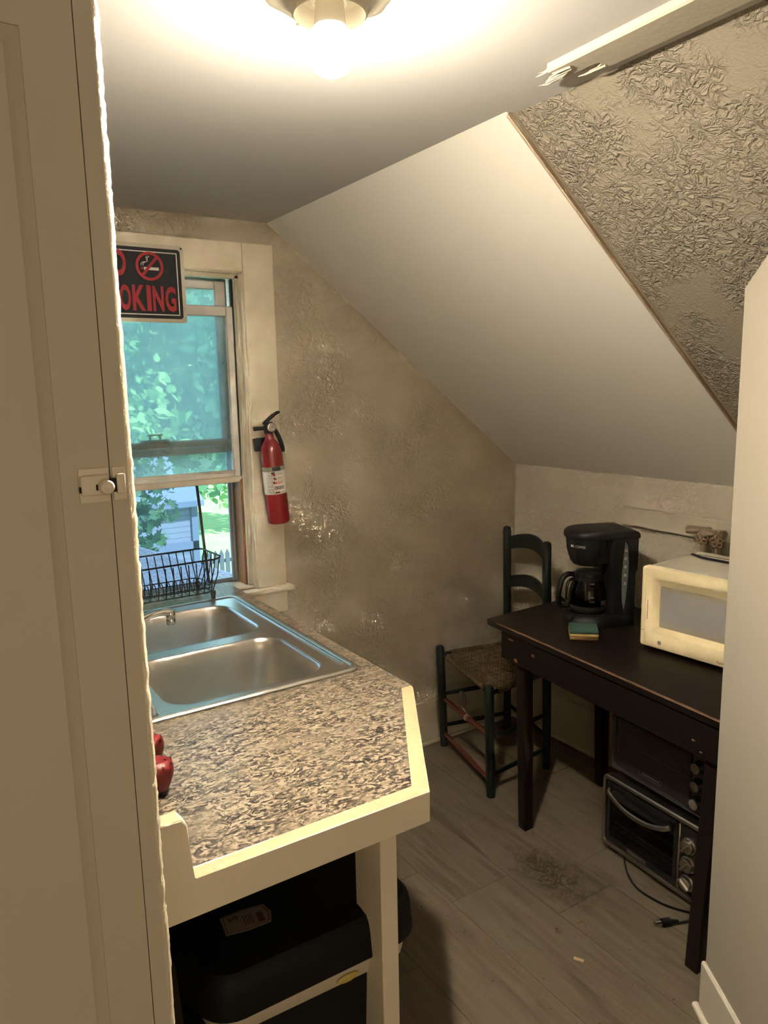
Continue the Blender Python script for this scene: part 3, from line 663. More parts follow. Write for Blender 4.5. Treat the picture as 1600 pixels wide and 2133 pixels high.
# dish rack
dk = thing('dish_rack', 'black wire dish rack on the worktop in front of the window', 'dish rack', (0, 0, .9))
RX0, RX1, RY0, RY1 = .475, .862, 2.335, 2.548
def rimz(x, y): return .138 + .012*((x-.66)/.2)**2*(1 if y < 2.45 else .6)
def rring(d_, zf, r_=.035, n_=6): return [(x, y, zf(x, y)) for x, y in rrect(RX0+d_, RX1-d_, RY0+d_, RY1-d_, r_, n_)]
m = MB(); m.tube(rring(0, rimz, .03), .0032, 8, closed=True); m.build('rim', BLACKW, dk)
m = MB()
m.tube(rring(.028, lambda x, y: .030, .03), .0022, 6, closed=True); m.tube(rring(.024, lambda x, y: .046, .03), .0020, 6, closed=True)
n_ = 13
for i in range(n_):
    x = RX0+.04+(RX1-RX0-.08)*i/(n_-1)
    for (y, s_) in ((RY0, 1), (RY1, -1)):
        m.tube([(x, y, rimz(x, y)), (x+.004, y+.010*s_, .085), (x+.006, y+.024*s_, .048), (x+.006, y+.030*s_, .031)], .0019, 6)
    m.tube([(x+.006, RY0+.028, .030), (x+.006, RY1-.028, .030)], .0018, 6)
for i in range(5):
    y = RY0+.03+(RY1-RY0-.06)*i/4
    for (x, s_) in ((RX0, 1), (RX1, -1)):
        m.tube([(x, y, rimz(x, y)), (x+.010*s_, y, .085), (x+.024*s_, y, .048), (x+.030*s_, y, .031)], .0019, 6)
m.tube([(RX0+.03, 2.44, .029), (RX1-.03, 2.44, .029)], .002, 6)
m.build('basket', BLACKW, dk)
for y in (2.43,):
    m = MB(); m.tube([(RX0+.03, y, .029), (RX1-.03, y, .029)], .002, 6)
    for i in range(n_-1):
        x = RX0+.052+(RX1-RX0-.10)*i/(n_-1)
        m.tube(bez([(x, y, .030), (x+.002, y+.006, .058), (x+.008, y+.010, .068), (x+.014, y+.006, .058), (x+.016, y, .030)], 4), .0017, 6)
    m.build('plate_loops', BLACKW, dk)
for (x, y) in ((RX0+.03, RY0+.028), (RX1-.03, RY0+.028), (RX0+.03, RY1-.028), (RX1-.03, RY1-.028)):
    m = MB(); m.lathe([(.006, .001), (.007, .004), (.0095, .030), (.008, .034), (0, .034)], 12, (x, y, 0)); m.build('foot', RUBBER, dk)

# strawberry shaped shakers
def shaker(loc, rz, label):
    k = thing('fruit_shaker', label, 'shaker', loc, rz, 'red fruit shakers')
    fn = lambda a, z: 1 + .018*math.cos(5*a)
    prof = [(.0, .004), (.012, .004), (.0165, .010), (.0225, .022), (.0270, .036), (.0282, .046), (.0265, .055), (.021, .0615), (.013, .0645), (.005, .0625), (0, .0605)]
    m = MB(); m.lathe(prof, 40, fn=fn); m.build('body', REDC, k, 60)
    m = MB(); m.lathe([(0, 0), (.0125, 0), (.0145, .003), (.0165, .0095), (.0160, .0100), (0, .0100)], 28); lab(m.build('base_stopper', RUBBER, k), 'dark stopper under the red fruit')
    m = MB()
    for (z, r_, nn, ph) in ((.0632, .0155, 5, .2), (.0575, .0252, 8, .5)):
        for i in range(nn):
            a = ph+2*PI*i/nn; nrm = Vector((math.cos(a)*.8, math.sin(a)*.8, .9 if z > .058 else .45)).normalized()
            pos = Vector((r_*math.cos(a), r_*math.sin(a), z)); tx = Vector((0, 0, 1)).cross(nrm).normalized()
            M_ = frame(pos, tx, nrm.cross(tx)); m.ball((0, 0, 0), (.0018, .0036, .0010), 10, 6, M=M_)
    m.build('seed_holes', DARKHOLE, k); return k
shaker((.318, 1.243, .9), .4, 'red fruit shaped shaker standing nearer the front edge of the worktop')
shaker((.330, 1.342, .9), 1.1, 'red fruit shaped shaker farther back, towards the sink')
m = MB(); 
for i in range(34):
    x = .345+random.gauss(0, .012); y = 1.205+random.gauss(0, .016); m.ball((x, y, .9003), (random.uniform(.0005, .0016), random.uniform(.0005, .0014), .0006), 6, 4)
tag(m.build('spilled_spice', CRUMB), 'brown specks of spice spilled beside the front red shaker', 'spice', None, 'stuff')

# ------------------------------------------------------------------ sign
sg_ = thing('no_smoking_sign', 'black and red no smoking sign hung on the window casing', 'sign', (.505, YC-.004, 1.826))
SW, SH = .358, .250
M_ = Matrix(((1, 0, 0, 0), (0, 0, -1, 0), (0, 1, 0, 0), (0, 0, 0, 1)))      # local x right, y up, z towards the room
def lay(z): return M_ @ Matrix.Translation((0, 0, z))
m = MB(); m.prism(rrect(0, SW, 0, SH, .012, 5), -.001, .001, 0, M_); m.build('plate', SIGNE, sg_, 0)
m = MB(); m.prism(rrect(.012, SW-.012, .013, SH-.013, .010, 5), .001, .0014, 0, M_); m.build('black_field', SIGNB, sg_, 0)
m = MB(); m.holed(rrect(.023, SW-.023, .024, SH-.024, .002, 2), [rrect(.0262, SW-.0262, .0272, SH-.0272, .001, 2)[::-1]], .0014, .0018); m.xform(M_); m.build('border_line', WHITE, sg_, 0)
m = MB()
# lettering: lower row SMOKING, upper row NO
yb, yt = .036, .118
for ch, x0, x1 in (('S', .050, .087), ('M', .091, .135), ('O', .139, .1755), ('K', .180, .2225), ('I', .2265, .2410), ('N', .2460, .2825), ('G', .2875, .3240)):
    glyph(m, ch, x0, x1, yb, yt, .0015, M_, 0, .036)
glyph(m, 'N', .068, .113, .143, .226, .0015, M_, 0, .036); glyph(m, 'O', .121, .167, .143, .226, .0015, M_, 0, .036)
m.build('lettering', REDI, sg_, 0)
cx, cy, ro, ri = .2425, .179, .0455, .0365
m = MB(); ring = [(cx+ro*math.cos(2*PI*i/48), cy+ro*math.sin(2*PI*i/48)) for i in range(48)]; rin = [(cx+ri*math.cos(2*PI*i/48), cy+ri*math.sin(2*PI*i/48)) for i in range(48)][::-1]
m.holed(ring, [rin], .0014, .0020); dx, dy = math.cos(R(50)), math.sin(R(50)); px, py = -dy*.0048, dx*.0048
m.prism([(cx-dx*.038+px, cy-dy*.038+py), (cx-dx*.038-px, cy-dy*.038-py), (cx+dx*.038-px, cy+dy*.038-py), (cx+dx*.038+px, cy+dy*.038+py)], .0017, .0021)
m.xform(M_); m.build('prohibition_ring', REDI, sg_, 0)
m = MB(); m.prism([(cx-.0185, cy-.012), (cx+.030, cy-.012), (cx+.030, cy-.003), (cx-.0185, cy-.003)], .0014, .0017)
for k in (0, 1):
    o1 = .0065*k; m.tube([(cx-.0275+o1, cy+.001, .0016), (cx-.027+o1, cy+.008, .0016), (cx-.020+o1, cy+.0125, .0016), (cx-.010+o1*.7, cy+.0135+.002*k, .0016), (cx-.006-o1*.4, cy+.021, .0016), (cx-.011+o1, cy+.027, .0016), (cx-.006+o1, cy+.032, .0016)], .0012, 6)
m.xform(M_); cg = m.build('cigarette', WHITE, sg_, 0)
m = MB()
for k in (0, 1): m.prism([(cx-.0285+.005*k, cy-.012), (cx-.0255+.005*k, cy-.012), (cx-.0255+.005*k, cy-.003), (cx-.0285+.005*k, cy-.003)], .0014, .0017)
m.xform(M_); m.build('ember', REDI, cg, 0)
for (x, y) in ((SW-.008, SH-.008), (.008, SH-.008)):
    m = MB(); m.lathe([(.0035, .001), (.0035, .0022), (0, .0026)], 12, (x, y, 0), M=M_); m.build('screw', INK, sg_)

# ------------------------------------------------------------------ fire extinguisher
fx = thing('fire_extinguisher', 'red fire extinguisher with black valve hung at the right of the window', 'fire extinguisher', (1.149, YC-.052, 1.112))
tilt = Matrix.Rotation(R(-4.5), 4, 'Y')
rot0 = Matrix.Rotation(R(0), 4, 'Z')
def fxb(m, name, mat, par=fx, sm=40): m.xform(tilt); return m.build(name, mat, par, sm)
rr_ = .0405
m = MB(); m.lathe([(0, 0), (.034, 0), (.0385, .003), (rr_, .010), (rr_, .245), (.0395, .262), (.036, .280), (.029, .296), (.020, .307), (.0155, .314), (.0148, .335), (0, .335)], 48); body = fxb(m, 'body', RED)
m = MB(); m.lathe([(rr_+.0004, .112), (rr_+.0006, .1125), (rr_+.0006, .197), (rr_+.0004, .1975)], 40, a0=R(150), a1=R(345)); lb = fxb(m, 'label', WHITE)
def onlab(m, deg, z0, z1, w_, mi=0):
    a = R(deg); m.lathe([(rr_+.0011, z0), (rr_+.0011, z1)], 5, a0=a-w_/2/rr_, a1=a+w_/2/rr_, mi=mi)
m = MB()
for z in (.120, .1255, .131, .139, .1445, .152, .158, .166, .172, .180): onlab(m, 222, z, z+.0022, .022, 0)
for (d_, z, w_, mi) in ((247, .180, .010, 1), (250, .165, .010, 1), (251, .150, .010, 1), (246, .168, .004, 2), (243, .186, .012, 2), (243, .152, .006, 2)): onlab(m, d_, z, z+.008, w_, mi)
for z in (.187, .1835, .172, .1685, .165, .158, .154, .150): onlab(m, 276, z, z+.0018, .022, 0 if z > .16 else 1)
for d_ in (251, 269, 287): onlab(m, d_, .130, .1415, .0105, 2); 
for d_ in (249.5, 269, 287): onlab(m, d_, .132, .139, .004, 3)
onlab(m, 256, .116, .1215, .016, 2); onlab(m, 282, .118, .1195, .022, 0); onlab(m, 236.5, .113, .190, .0006, 2)
fxb(m, 'label_print', [TEALI, REDI, INK, WHITE], lb, 0)
m = MB(); m.lathe([(rr_+.0013, .197), (rr_+.002, .198), (rr_+.002, .212), (rr_+.0013, .213)], 48); st_ = fxb(m, 'strap', plain('dull_steel_band', (.42, .39, .33), .4, .8))
m = MB(); onlab(m, 262, .198, .2125, .030); 
for v_ in m.bm.verts: v_.co.x *= 1.03; v_.co.y *= 1.05
fxb(m, 'buckle', INK, st_, 0)
m = MB(); m.box(-.02, .02, .028, .0525, .19, .31); m.box(-.044, .02, .030, .0525, .268, .316, 0, None, .004, 2); fxb(m, 'bracket', BLACKP)
m = MB(); m.lathe([(.0155, .331), (.0165, .333), (.0165, .352), (.013, .362), (.010, .366), (0, .366)], 24); m.box(-.013, .016, -.010, .010, .338, .372, 0, None, .003, 2); fxb(m, 'valve_head', BLACKP)
m = MB(); m.cyl((-.012, 0, .352), (-.056, 0, .354), .0068, .0078, 16); m.cyl((-.0562, 0, .354), (-.050, 0, .354), .0050, .0050, 12); fxb(m, 'nozzle', BLACKP)
m = MB(); m.tube(bez([(-.016, 0, .366), (.0, 0, .378), (.020, 0, .391), (.040, 0, .401), (.052, 0, .403)], 5), [.0065]*6+[.007]*6+[.006]*5+[.005]*3+[.002], 10); fxb(m, 'squeeze_lever', BLACKP)
m = MB(); m.tube(bez([(.010, 0, .352), (.026, 0, .340), (.038, 0, .312), (.046, 0, .282), (.048, 0, .262), (.048, 0, .258)], 5), [.008]*20+[.0065]*6, 10); fxb(m, 'carry_handle', BLACKP)
m = MB(); Mg = frame((.006, -.0125, .352), (1, 0, 0), (0, 0, 1)); m.lathe([(0, .006), (.0125, .006)], 28, M=Mg, mi=1); m.lathe([(.0125, .006), (.0135, .009), (.0165, .008), (.017, .0), (.012, -.004)], 28, M=Mg); m.prism([(-.001, -.001), (.008, .004), (.007, .0055), (-.002, .001)], .0063, .0067, 2, Mg); ga = fxb(m, 'pressure_gauge', [SILVER, WHITE, REDI])
m = MB(); m.tube([(.034+.011*math.cos(2*PI*i/20), -.004+.004*math.sin(2*PI*i/20), .366+.006*math.sin(2*PI*i/20)) for i in range(20)], .0012, 6, closed=True); m.cyl((.012, -.002, .366), (.026, -.003, .366), .0015, n=8); fxb(m, 'pull_pin', SILVER)

# ------------------------------------------------------------------ ceiling lamp
cl = thing('ceiling_lamp', 'bare lit bulb in a painted round ceiling holder', 'ceiling lamp', (.607, 1.062, ZC))
m = MB(); fn = lambda a, z: 1+.03*math.sin(9*a)*(1 if z > -.02 else 0)
m.lathe([(.100, 0), (.098, -.005), (.086, -.009), (.074, -.014), (.064, -.021), (.058, -.029), (.057, -.034), (.054, -.037), (.051, -.034), (.050, -.014), (.048, -.009), (0, -.008)], 48, fn=fn); m.build('canopy', CANOPY, cl, 50)
for i in range(8):
    a = random.uniform(0, 6.28); rr = random.uniform(.055, .062); z = random.uniform(-.034, -.02)
    m = MB(); m.ball((rr*math.cos(a), rr*math.sin(a), z), (random.uniform(.002, .005), random.uniform(.002, .005), random.uniform(.002, .004)), 8, 6); m.build('paint_drip', CANOPY, cl)
m = MB(); m.lathe([(.029, -.008), (.029, -.016), (.026, -.020), (.0225, -.020), (.0225, -.010)], 32); m.build('socket', SOCKET, cl)
m = MB(); m.lathe([(.0205, -.011), (.0218, -.024), (.0232, -.042), (.0240, -.050), (.0245, -.053)], 32); bl = m.build('bulb_neck', SOCKET, cl)
m = MB(); m.lathe([(.0245, -.0525), (.0305, -.060), (.0350, -.071), (.0366, -.083), (.0352, -.095), (.0305, -.107), (.021, -.1155), (.010, -.120), (0, -.121)], 24); m.build('bulb_globe', BULB, cl, 60)

# ------------------------------------------------------------------ trash can under the worktop
tc = thing('trash_can', 'black lidded trash can with a white bag rim under the worktop', 'trash can', (.533, 1.215, 0), R(-1))
def rr3(hx, hy, r_, z, n_=7): return [(x, y, z) for x, y in rrect(-hx, hx, -hy, hy, r_, n_)]
m = MB(); m.loft([rr3(.165, .115, .05, 0.001), rr3(.168, .118, .05, .01), rr3(.196, .155, .06, .56)], cap0=True, cap1=True); m.build('can_body', BLACKM, tc)
m = MB(); m.loft([rr3(.190, .148, .06, .518), rr3(.198, .157, .06, .526), rr3(.205, .164, .06, .567), rr3(.200, .159, .06, .569)], cap1=True)
for v_ in m.bm.verts: 
    a = math.atan2(v_.co.y, v_.co.x); v_.co.z += .006*math.sin(5*a+1) if v_.co.z < .53 else 0
m.build('bag_rim', BAG, tc)
m = MB(); m.ball((.05, -.1625, .540), (.022, .003, .008), 12, 8); m.build('drawstring', YEL, tc)
m = MB(); m.loft([rr3(.214, .172, .065, .567), rr3(.216, .174, .065, .571), rr3(.212, .168, .06, .618), rr3(.208, .163, .055, .634), rr3(.200, .155, .05, .643), rr3(.18, .135, .05, .646)], cap0=True, cap1=True); ld = m.build('lid', BLACKM, tc)
m = MB(); P_ = [(-.036, -.050), (0, -.060), (.036, -.050), (.040, .0), (.034, .05), (-.034, .05), (-.040, 0)]
Ml = frame((-.097, -.048, .6462), (.1, 1, 0), (-1, .1, 0)) @ Matrix.Diagonal((.72, .82, 1, 1)); m.prism(P_, 0, .0006, 0, Ml); m.prism([(x*.90, y*.92) for x, y in P_], .0006, .0008, 1, Ml); m.prism([(x*.85, y*.88) for x, y in P_], .0008, .0010, 0, Ml)
m.prism([(-.026, -.040), (.012, -.040), (.012, -.026), (-.026, -.026)], .0010, .0012, 1, Ml)
for y in (-.016, -.010, -.004, .002): m.prism([(-.02, y), (.016, y), (.016, y+.002), (-.02, y+.002)], .001, .0012, 1, Ml)
glyph(m, 'S', .008, .024, .014, .036, .0011, Ml, 1, .02)
lab(m.build('lid_sticker', [BEIGEL, BRNI], ld, 0), 'tan sticker with brown print on the lid')

# ------------------------------------------------------------------ table
TR = R(-4.6)      # long side runs along -Y with a small turn
tb = thing('side_table', 'dark stained wooden table with scuffed edges', 'table', (1.757, 2.033, 0), 0)
lx = Vector((math.cos(TR), math.sin(TR)*-0 + 0.0, 0)); 
ux = Vector((math.cos(R(2)), math.sin(R(2)), 0)); uy = Vector((-.085, -1, 0)).normalized()     # across to the wall, along to the camera
TM = Matrix(((ux.x, uy.x, 0, 0), (ux.y, uy.y, 0, 0), (0, 0, 1, 0), (0, 0, 0, 1)))              # local (across, along, up)
TWd, TLn, TZ = .575, 1.078, .745
def tbm(m, name, mat, par=tb): m.xform(TM); return m.build(name, mat, par)
m = MB(); m.box(0, TWd, 0, TLn, TZ-.024, TZ, 0, None, .003, 2); tp = tbm(m, 'table_top', TABLE)
m = MB(); vs = []; fs = []; N_ = 160     # one ragged worn strip along the front lip
for i in range(N_+1):
    y = .06+(TLn-.08)*i/N_; n1 = noise.noise(Vector((y*14, 1, 0)))+.5*noise.noise(Vector((y*45, 4, 0))); wd_ = max(.0002, .0016+.0035*n1)
    vs += [(-.0006, y, TZ-.0005-wd_-.002), (-.0008, y, TZ-.004), (.0012, y, TZ-.0006), (.0015+wd_*.9, y, TZ+.0003)]
for i in range(N_):
    for k in range(3): fs.append((4*i+k, 4*i+k+1, 4*i+k+5, 4*i+k+4))
m.add(vs, fs); tbm(m, 'worn_edge', TWEAR, tp)
for i in range(9):
    m = MB(); m.ball((random.uniform(.02, .4), random.uniform(.1, .9), TZ+.0001), (random.uniform(.001, .004), random.uniform(.001, .003), .0004), 6, 4); tbm(m, 'paint_fleck', TWEAR, tp)
m = MB(); m.box(.008, .030, .078, TLn-.06, .616, TZ-.024, 0, None, .002, 1); m.box(TWd-.065, TWd-.043, .078, TLn-.06, .616, TZ-.024); m.box(.030, TWd-.065, .078, .100, .616, TZ-.024); m.box(.030, TWd-.065, TLn-.082, TLn-.06, .616, TZ-.024); ap = tbm(m, 'apron', TABLE)
for c_, r_ in (((.0072, .26, .680), (.003, .010, .007)), ((.0075, .135, .700), (.002, .018, .003)), ((.0075, .165, .632), (.002, .012, .008)), ((.0075, .92, .655), (.002, .007, .003)), ((.0075, .945, .632), (.002, .006, .003))):
    m = MB(); m.ball(c_, r_, 10, 6); tbm(m, 'chipped_spot', TWEAR, ap)
for (x, y, wd, xb, yb, wb) in ((.0305, .134, .048, .012, .182, .042), (.0305, .945, .048, -.006, .936, .042), (TWd-.113, .134, .048, TWd-.105, .15, .042), (TWd-.113, .945, .048, TWd-.105, .936, .042)):
    m = MB()
    v_, f_ = m.add([(xb, yb, 0), (xb+wb, yb, 0), (xb+wb, yb+wb, 0), (xb, yb+wb, 0), (x, y, .66), (x+wd, y, .66), (x+wd, y+wd, .66), (x, y+wd, .66)], [(0, 3, 2, 1), (4, 5, 6, 7), (0, 1, 5, 4), (1, 2, 6, 5), (2, 3, 7, 6), (3, 0, 4, 7)])
    bmesh.ops.bevel(m.bm, geom=[e for e in m.bm.edges if abs(e.verts[0].co.z-e.verts[1].co.z) > .3], offset=.004, segments=2, profile=.5, affect='EDGES')
    tbm(m, 'leg', TABLE)

# ------------------------------------------------------------------ ladder-back chair
ch = thing('ladder_back_chair', 'dark green ladder back chair with a woven splint seat behind the table', 'chair', (1.80, 2.06, 0))
O = Vector((1.80, 2.06, 0))
FLp, FRp, BRp, BLp = [Vector(p)-O for p in ((1.915, 2.505, 0), (1.805, 2.062, 0), (2.142, 2.094, 0), (2.236, 2.440, 0))]
def post(m, p, h, r0, lean=(0, 0)):
    q = p+Vector((lean[0], lean[1], h)); m.tube([p, p+(q-p)*.5, q-Vector((0, 0, .012)), q-Vector((0, 0, .004)), q], [r0*.92, r0, r0, r0*.86, r0*.5], 20)
for p, h, r_, ln_ in ((FLp, .470, .019, (-.012, .010)), (FRp, .466, .019, (-.012, .0)), (BRp, .975, .0185, (-.012, .008)), (BLp, .975, .0185, (.0, .012))):
    m = MB(); post(m, p, h, r_, ln_)
    if h > .9:
        q = p+Vector((ln_[0], ln_[1], h-.03)); m.tube([q, q+Vector((0, 0, .006))], .0195, 20)
    m.build('leg', GREENW, ch)
def up_(p, z): return p+Vector((0, 0, z))
m = MB()
for a, b, z in ((FLp, BLp, .245), (FLp, BLp, .095), (FRp, BRp, .243), (FRp, BRp, .090), (BRp, BLp, .14)):
    A, B = up_(a, z), up_(b, z); m.tube([A, (A+B)/2, B], [.008, .011, .008], 12)
m.build('rungs', GREENW, ch)
m = MB()
for z, z2 in ((.222, .250), (.060, .062)):
    A, B = up_(FLp, z), up_(FRp, z2); m.tube([A, (A+B)/2, B], [.009, .013, .009], 12)
lab(m.build('front_rungs', REDW, ch), 'worn reddish brown front rungs')
for zc, hh in ((.900, .058), (.722, .050), (.545, .050)):
    m = MB(); A, B = BLp+Vector((0, 0.004, 0)), BRp+Vector((-.008, .006, 0)); d_ = (B-A); nrm = Vector((d_.y, -d_.x, 0)).normalized()
    if nrm.x < 0: nrm = -nrm
    vs = []; N_ = 16
    for i in range(N_+1):
        u = i/N_; p = A+d_*u + nrm*.03*math.sin(PI*u); arch = .042*math.sin(PI*u)
        for (o1, zz) in ((-.005, zc-hh/2+arch*.75), (.005, zc-hh/2+arch*.75), (.005, zc+hh/2+arch*.9), (-.005, zc+hh/2+arch*.9)): vs.append(p+nrm*o1+Vector((0, 0, zz)))
    fs = [(4*i+k, 4*i+(k+1) % 4, 4*i+4+(k+1) % 4, 4*i+4+k) for i in range(N_) for k in range(4)] + [(0, 1, 2, 3), (4*N_+3, 4*N_+2, 4*N_+1, 4*N_)]
    m.add([tuple(v) for v in vs], fs); m.build('back_slat', GREENW, ch, 30)
m = MB(); zs = .430
rails = [(FLp, FRp), (FRp, BRp), (BRp, BLp), (BLp, FLp)]
for a, b in rails: m.tube([up_(a, zs), up_(b, zs)], .010, 10)
m.build('seat_rails', GREENW, ch)
m = MB()   # pillowed woven seat
ins_ = lambda p, s_: (p-(FLp+FRp+BRp+BLp)/4)*s_+(FLp+FRp+BRp+BLp)/4
cs = [ins_(p, .955) for p in (FLp, FRp, BRp, BLp)]; N_ = 14; vs = []; fs = []
for s2 in (1, -1):
    o1 = len(vs)
    for i in range(N_+1):
        for j in range(N_+1):
            u, v_ = i/N_, j/N_; p = (cs[0]*(1-u)+cs[1]*u)*(1-v_)+(cs[3]*(1-u)+cs[2]*u)*v_
            ed = min(u, 1-u, v_, 1-v_); z = zs + s2*(.013*min(1, (ed*9)**.5 if ed > 0 else 0)) - (.016*math.sin(PI*u)*math.sin(PI*v_))
            vs.append((p.x, p.y, z+.002*noise.noise(Vector((u*9, v_*9, s2)))))
    for i in range(N_):
        for j in range(N_):
            q = (o1+i*(N_+1)+j, o1+i*(N_+1)+j+1, o1+(i+1)*(N_+1)+j+1, o1+(i+1)*(N_+1)+j); fs.append(q if s2 > 0 else q[::-1])
m.add(vs, fs); bmesh.ops.remove_doubles(m.bm, verts=m.bm.verts, dist=.0015); 
for a, b in rails: m.tube([up_(ins_(a, .93)*.0+a*.9+b*.1, zs), up_(a*.1+b*.9, zs)], .0135, 10)
m.build('seat', WEAVE, ch, 50)
m = MB(); A, B = up_(FLp, .222), up_(FRp, .250); p = A*.45+B*.55; p2 = A*.62+B*.38
m.ball(p2+Vector((.035, .03, .035)), (.010, .026, .040), 16, 10, M=None); m.build('hanging_tag', TAG, ch)
m = MB(); m.tube([p+Vector((.012*math.cos(i*.9), 0.0012*i-.008, .013*math.sin(i*.9))) for i in range(20)], .003, 6); m.tube([p+Vector((0, 0, .01)), p2+Vector((.03, .03, .01))], .002, 6); m.build('string_tie', plain('frayed_string', (.40, .32, .22), .9), ch)

# ------------------------------------------------------------------ microwave
plain('dim_badge_mw', (.06, .055, .05), .7, 0, .1)
mw0 = Vector((1.950, 1.504)); mwd = Vector((.023, -.285)).normalized(); mwn = Vector((mwd.y, -mwd.x))       # along the front, out of the front
if mwn.x > 0: mwn = -mwn
mw = thing('microwave', 'yellowed cream countertop microwave on the table', 'microwave', (mw0.x, mw0.y, TZ))
KM = Matrix(((mwd.x, 0, mwn.x, 0), (mwd.y, 0, mwn.y, 0), (0, 1, 0, 0), (0, 0, 0, 1)))         # local x along front, y up, z outward
WL, HH, DD = .440, .262, .335; ZB = .012
def mwb(m, name, mat, par=mw, sm=38): m.xform(KM); return m.build(name, mat, par, sm)
m = MB(); m.box(.004, WL-.004, ZB, ZB+HH-.003, -DD, -.030, 0, None, .004, 2); m.box(.02, WL-.02, ZB+HH-.004, ZB+HH-.002, -DD+.02, -.05); cb = mwb(m, 'cabinet', MWT)
m = MB()
for i in range(5): m.box(.03, .41, ZB+HH-.003, ZB+HH-.0015, -DD+.05+i*.002, -DD+.051+i*.002)
mwb(m, 'top_seam', GREYP, cb, 0)
m = MB()    # door with bevelled window recess
w0, w1, h0, h1 = .058, .312, .068, .204          # recess opening, outer
def rc(x0, x1, y0, y1, z, r_): return [(x, y, z) for x, y in rrect(x0, x1, y0+ZB, y1+ZB, r_, 5)]
outer = rc(0, WL, .0, HH, -.030, .008)
m.loft([outer, rc(0, WL, 0, HH, -.006, .008), rc(.002, WL-.002, .002, HH-.002, -.002, .008), rc(.006, WL-.006, .006, HH-.006, 0, .008), rc(w0-.022, w1+.018, h0-.020, h1+.026, 0, .014), rc(w0-.018, w1+.014, h0-.016, h1+.022, -.003, .012), rc(w0, w1, h0, h1, -.017, .006), rc(w0, w1, h0, h1, -.020, .006)], cap0=True)
mdoor = mwb(m, 'door', MWC)
m = MB(); m.box(w0-.001, w1+.001, h0+ZB-.001, h1+ZB+.001, -.0205, -.0185); dwin = mwb(m, 'door_window', MWIN, mdoor, 0)
m = MB(); m.holed(rrect(w0+.001, w1-.001, h0+.001+ZB, h1-.001+ZB, .005, 4), [rrect(w0+.003, w1-.003, h0+.014+ZB, h1-.014+ZB, .003, 3)[::-1]], -.0186, -.0182); mwb(m, 'window_border', MWINB, dwin, 0)
m = MB(); bx_, by_ = .071, .022+ZB
m.lathe([(0, .0002), (.0065, .0003), (.0068, 0)], 24, (bx_, by_, 0), 0); 
mwb(m, 'round_badge', [MATS['dim_badge_mw']], mdoor, 0)
m = MB(); m.tube([(bx_+.0052*math.cos(2*PI*i/20), by_+.0052*math.sin(2*PI*i/20), .0005) for i in range(20)], .0005, 5, closed=True)
glyph(m, 'GE', bx_-.0035, bx_+.0035, by_-.0025, by_+.0025, .0006, Matrix.Identity(4), 0, .0, .0002); mwb(m, 'badge_print', [WHITE], mdoor, 0)
m = MB(); glyph(m, 'Turntable Microwave', .262, .345, .0105+ZB, .0175+ZB, .0003, Matrix.Identity(4), 0, .01, .0002)
mwb(m, 'front_lettering', [BRNI], mdoor, 0)
m = MB(); m.box(.345, .432, .012+ZB, HH-.012+ZB, -.001, .0012, 0, None, .001, 1); mwb(m, 'control_panel', GREYP, mdoor)
m = MB(); m.box(.0245, .0262, .090+ZB, .155+ZB, -.001, .0004); mwb(m, 'scuff_mark', BRNI, mdoor, 0); m = MB(); m.box(.002, .015, .052+ZB, .0532+ZB, -.0006, .0003); mwb(m, 'scuff_mark', BRNI, mdoor, 0)
for (x, z) in ((.03, -.06), (.41, -.06), (.03, -DD+.03), (.41, -DD+.03)):
    m = MB(); m.cyl((x, 0, z), (x, ZB+.001, z), .012, .012, 14); mwb(m, 'foot', RUBBER)
m = MB(); m.tube(bez([(-.012, .16, -DD-.02), (.0, .235, -DD+.02), (.02, .268+.006, -DD+.075), (.08, HH+ZB+.004, -DD+.11), (.16, HH+ZB+.004, -DD+.115), (.26, HH+ZB+.004, -DD+.12), (.36, HH+ZB+.004, -DD+.15)], 6), .0042, 8); mwb(m, 'power_cord', BLACKP)

# ------------------------------------------------------------------ coffee maker
cm = thing('coffee_maker', 'black drip coffee maker with a glass carafe on the table', 'coffee maker', (2.060, 1.787, TZ), R(157))
# local +x = front (towards the room), +y = right of the machine seen from the front... built symmetric
def dsh(hx0, hx1, hy, z, n_=14):    # D-shaped outline: round front, squared back
    pts_ = [(hx0, -hy*.92, z)]
    for i in range(n_+1):
        a = -PI/2+PI*i/n_; pts_.append((hx1-hy+hy*math.cos(a), hy*math.sin(a), z))
    pts_.append((hx0, hy*.92, z)); return pts_
m = MB(); m.loft([dsh(-.105, .120, .100, 0), dsh(-.105, .120, .101, .004), dsh(-.105, .117, .098, .026), dsh(-.103, .107, .090, .038), dsh(-.10, .100, .084, .040)], cap0=True, cap1=True); bs_ = m.build('base', BLACKP, cm)
m = MB(); m.lathe([(.066, .040), (.066, .042), (.058, .0425), (0, .0425)], 32, (.030, 0, 0)); m.build('hot_plate', BLACKG, bs_)
m = MB(); m.lathe([(.010, 0), (.0095, .003), (0, .0035)], 18, M=frame((.112, .042, .028), (0, 1, 0), (-.5, 0, .85))); m.build('power_switch', BLACKG, bs_)
m = MB(); m.loft([[(-.108, -.086, z), (-.030, -.082, z), (-.022, -.06, z), (-.022, .06, z), (-.030, .082, z), (-.108, .086, z)] if z < .2 else [(-.112, -.092, z), (-.022, -.088, z), (-.012, -.06, z), (-.012, .06, z), (-.022, .088, z), (-.112, .092, z)] for z in (.03, .10, .19, .21, .318)], cap0=True, cap1=True); m.build('water_tank', BLACKP, cm, 30)
m = MB(); m.lathe([(0, .212), (.046, .212), (.056, .216), (.066, .232), (.078, .27), (.080, .30), (.082, .318), (0, .318)], 44, (.030, 0, 0)); m.box(-.05, .03, -.07, .07, .225, .318); fb_ = m.build('filter_basket', BLACKP, cm)
m = MB(); 
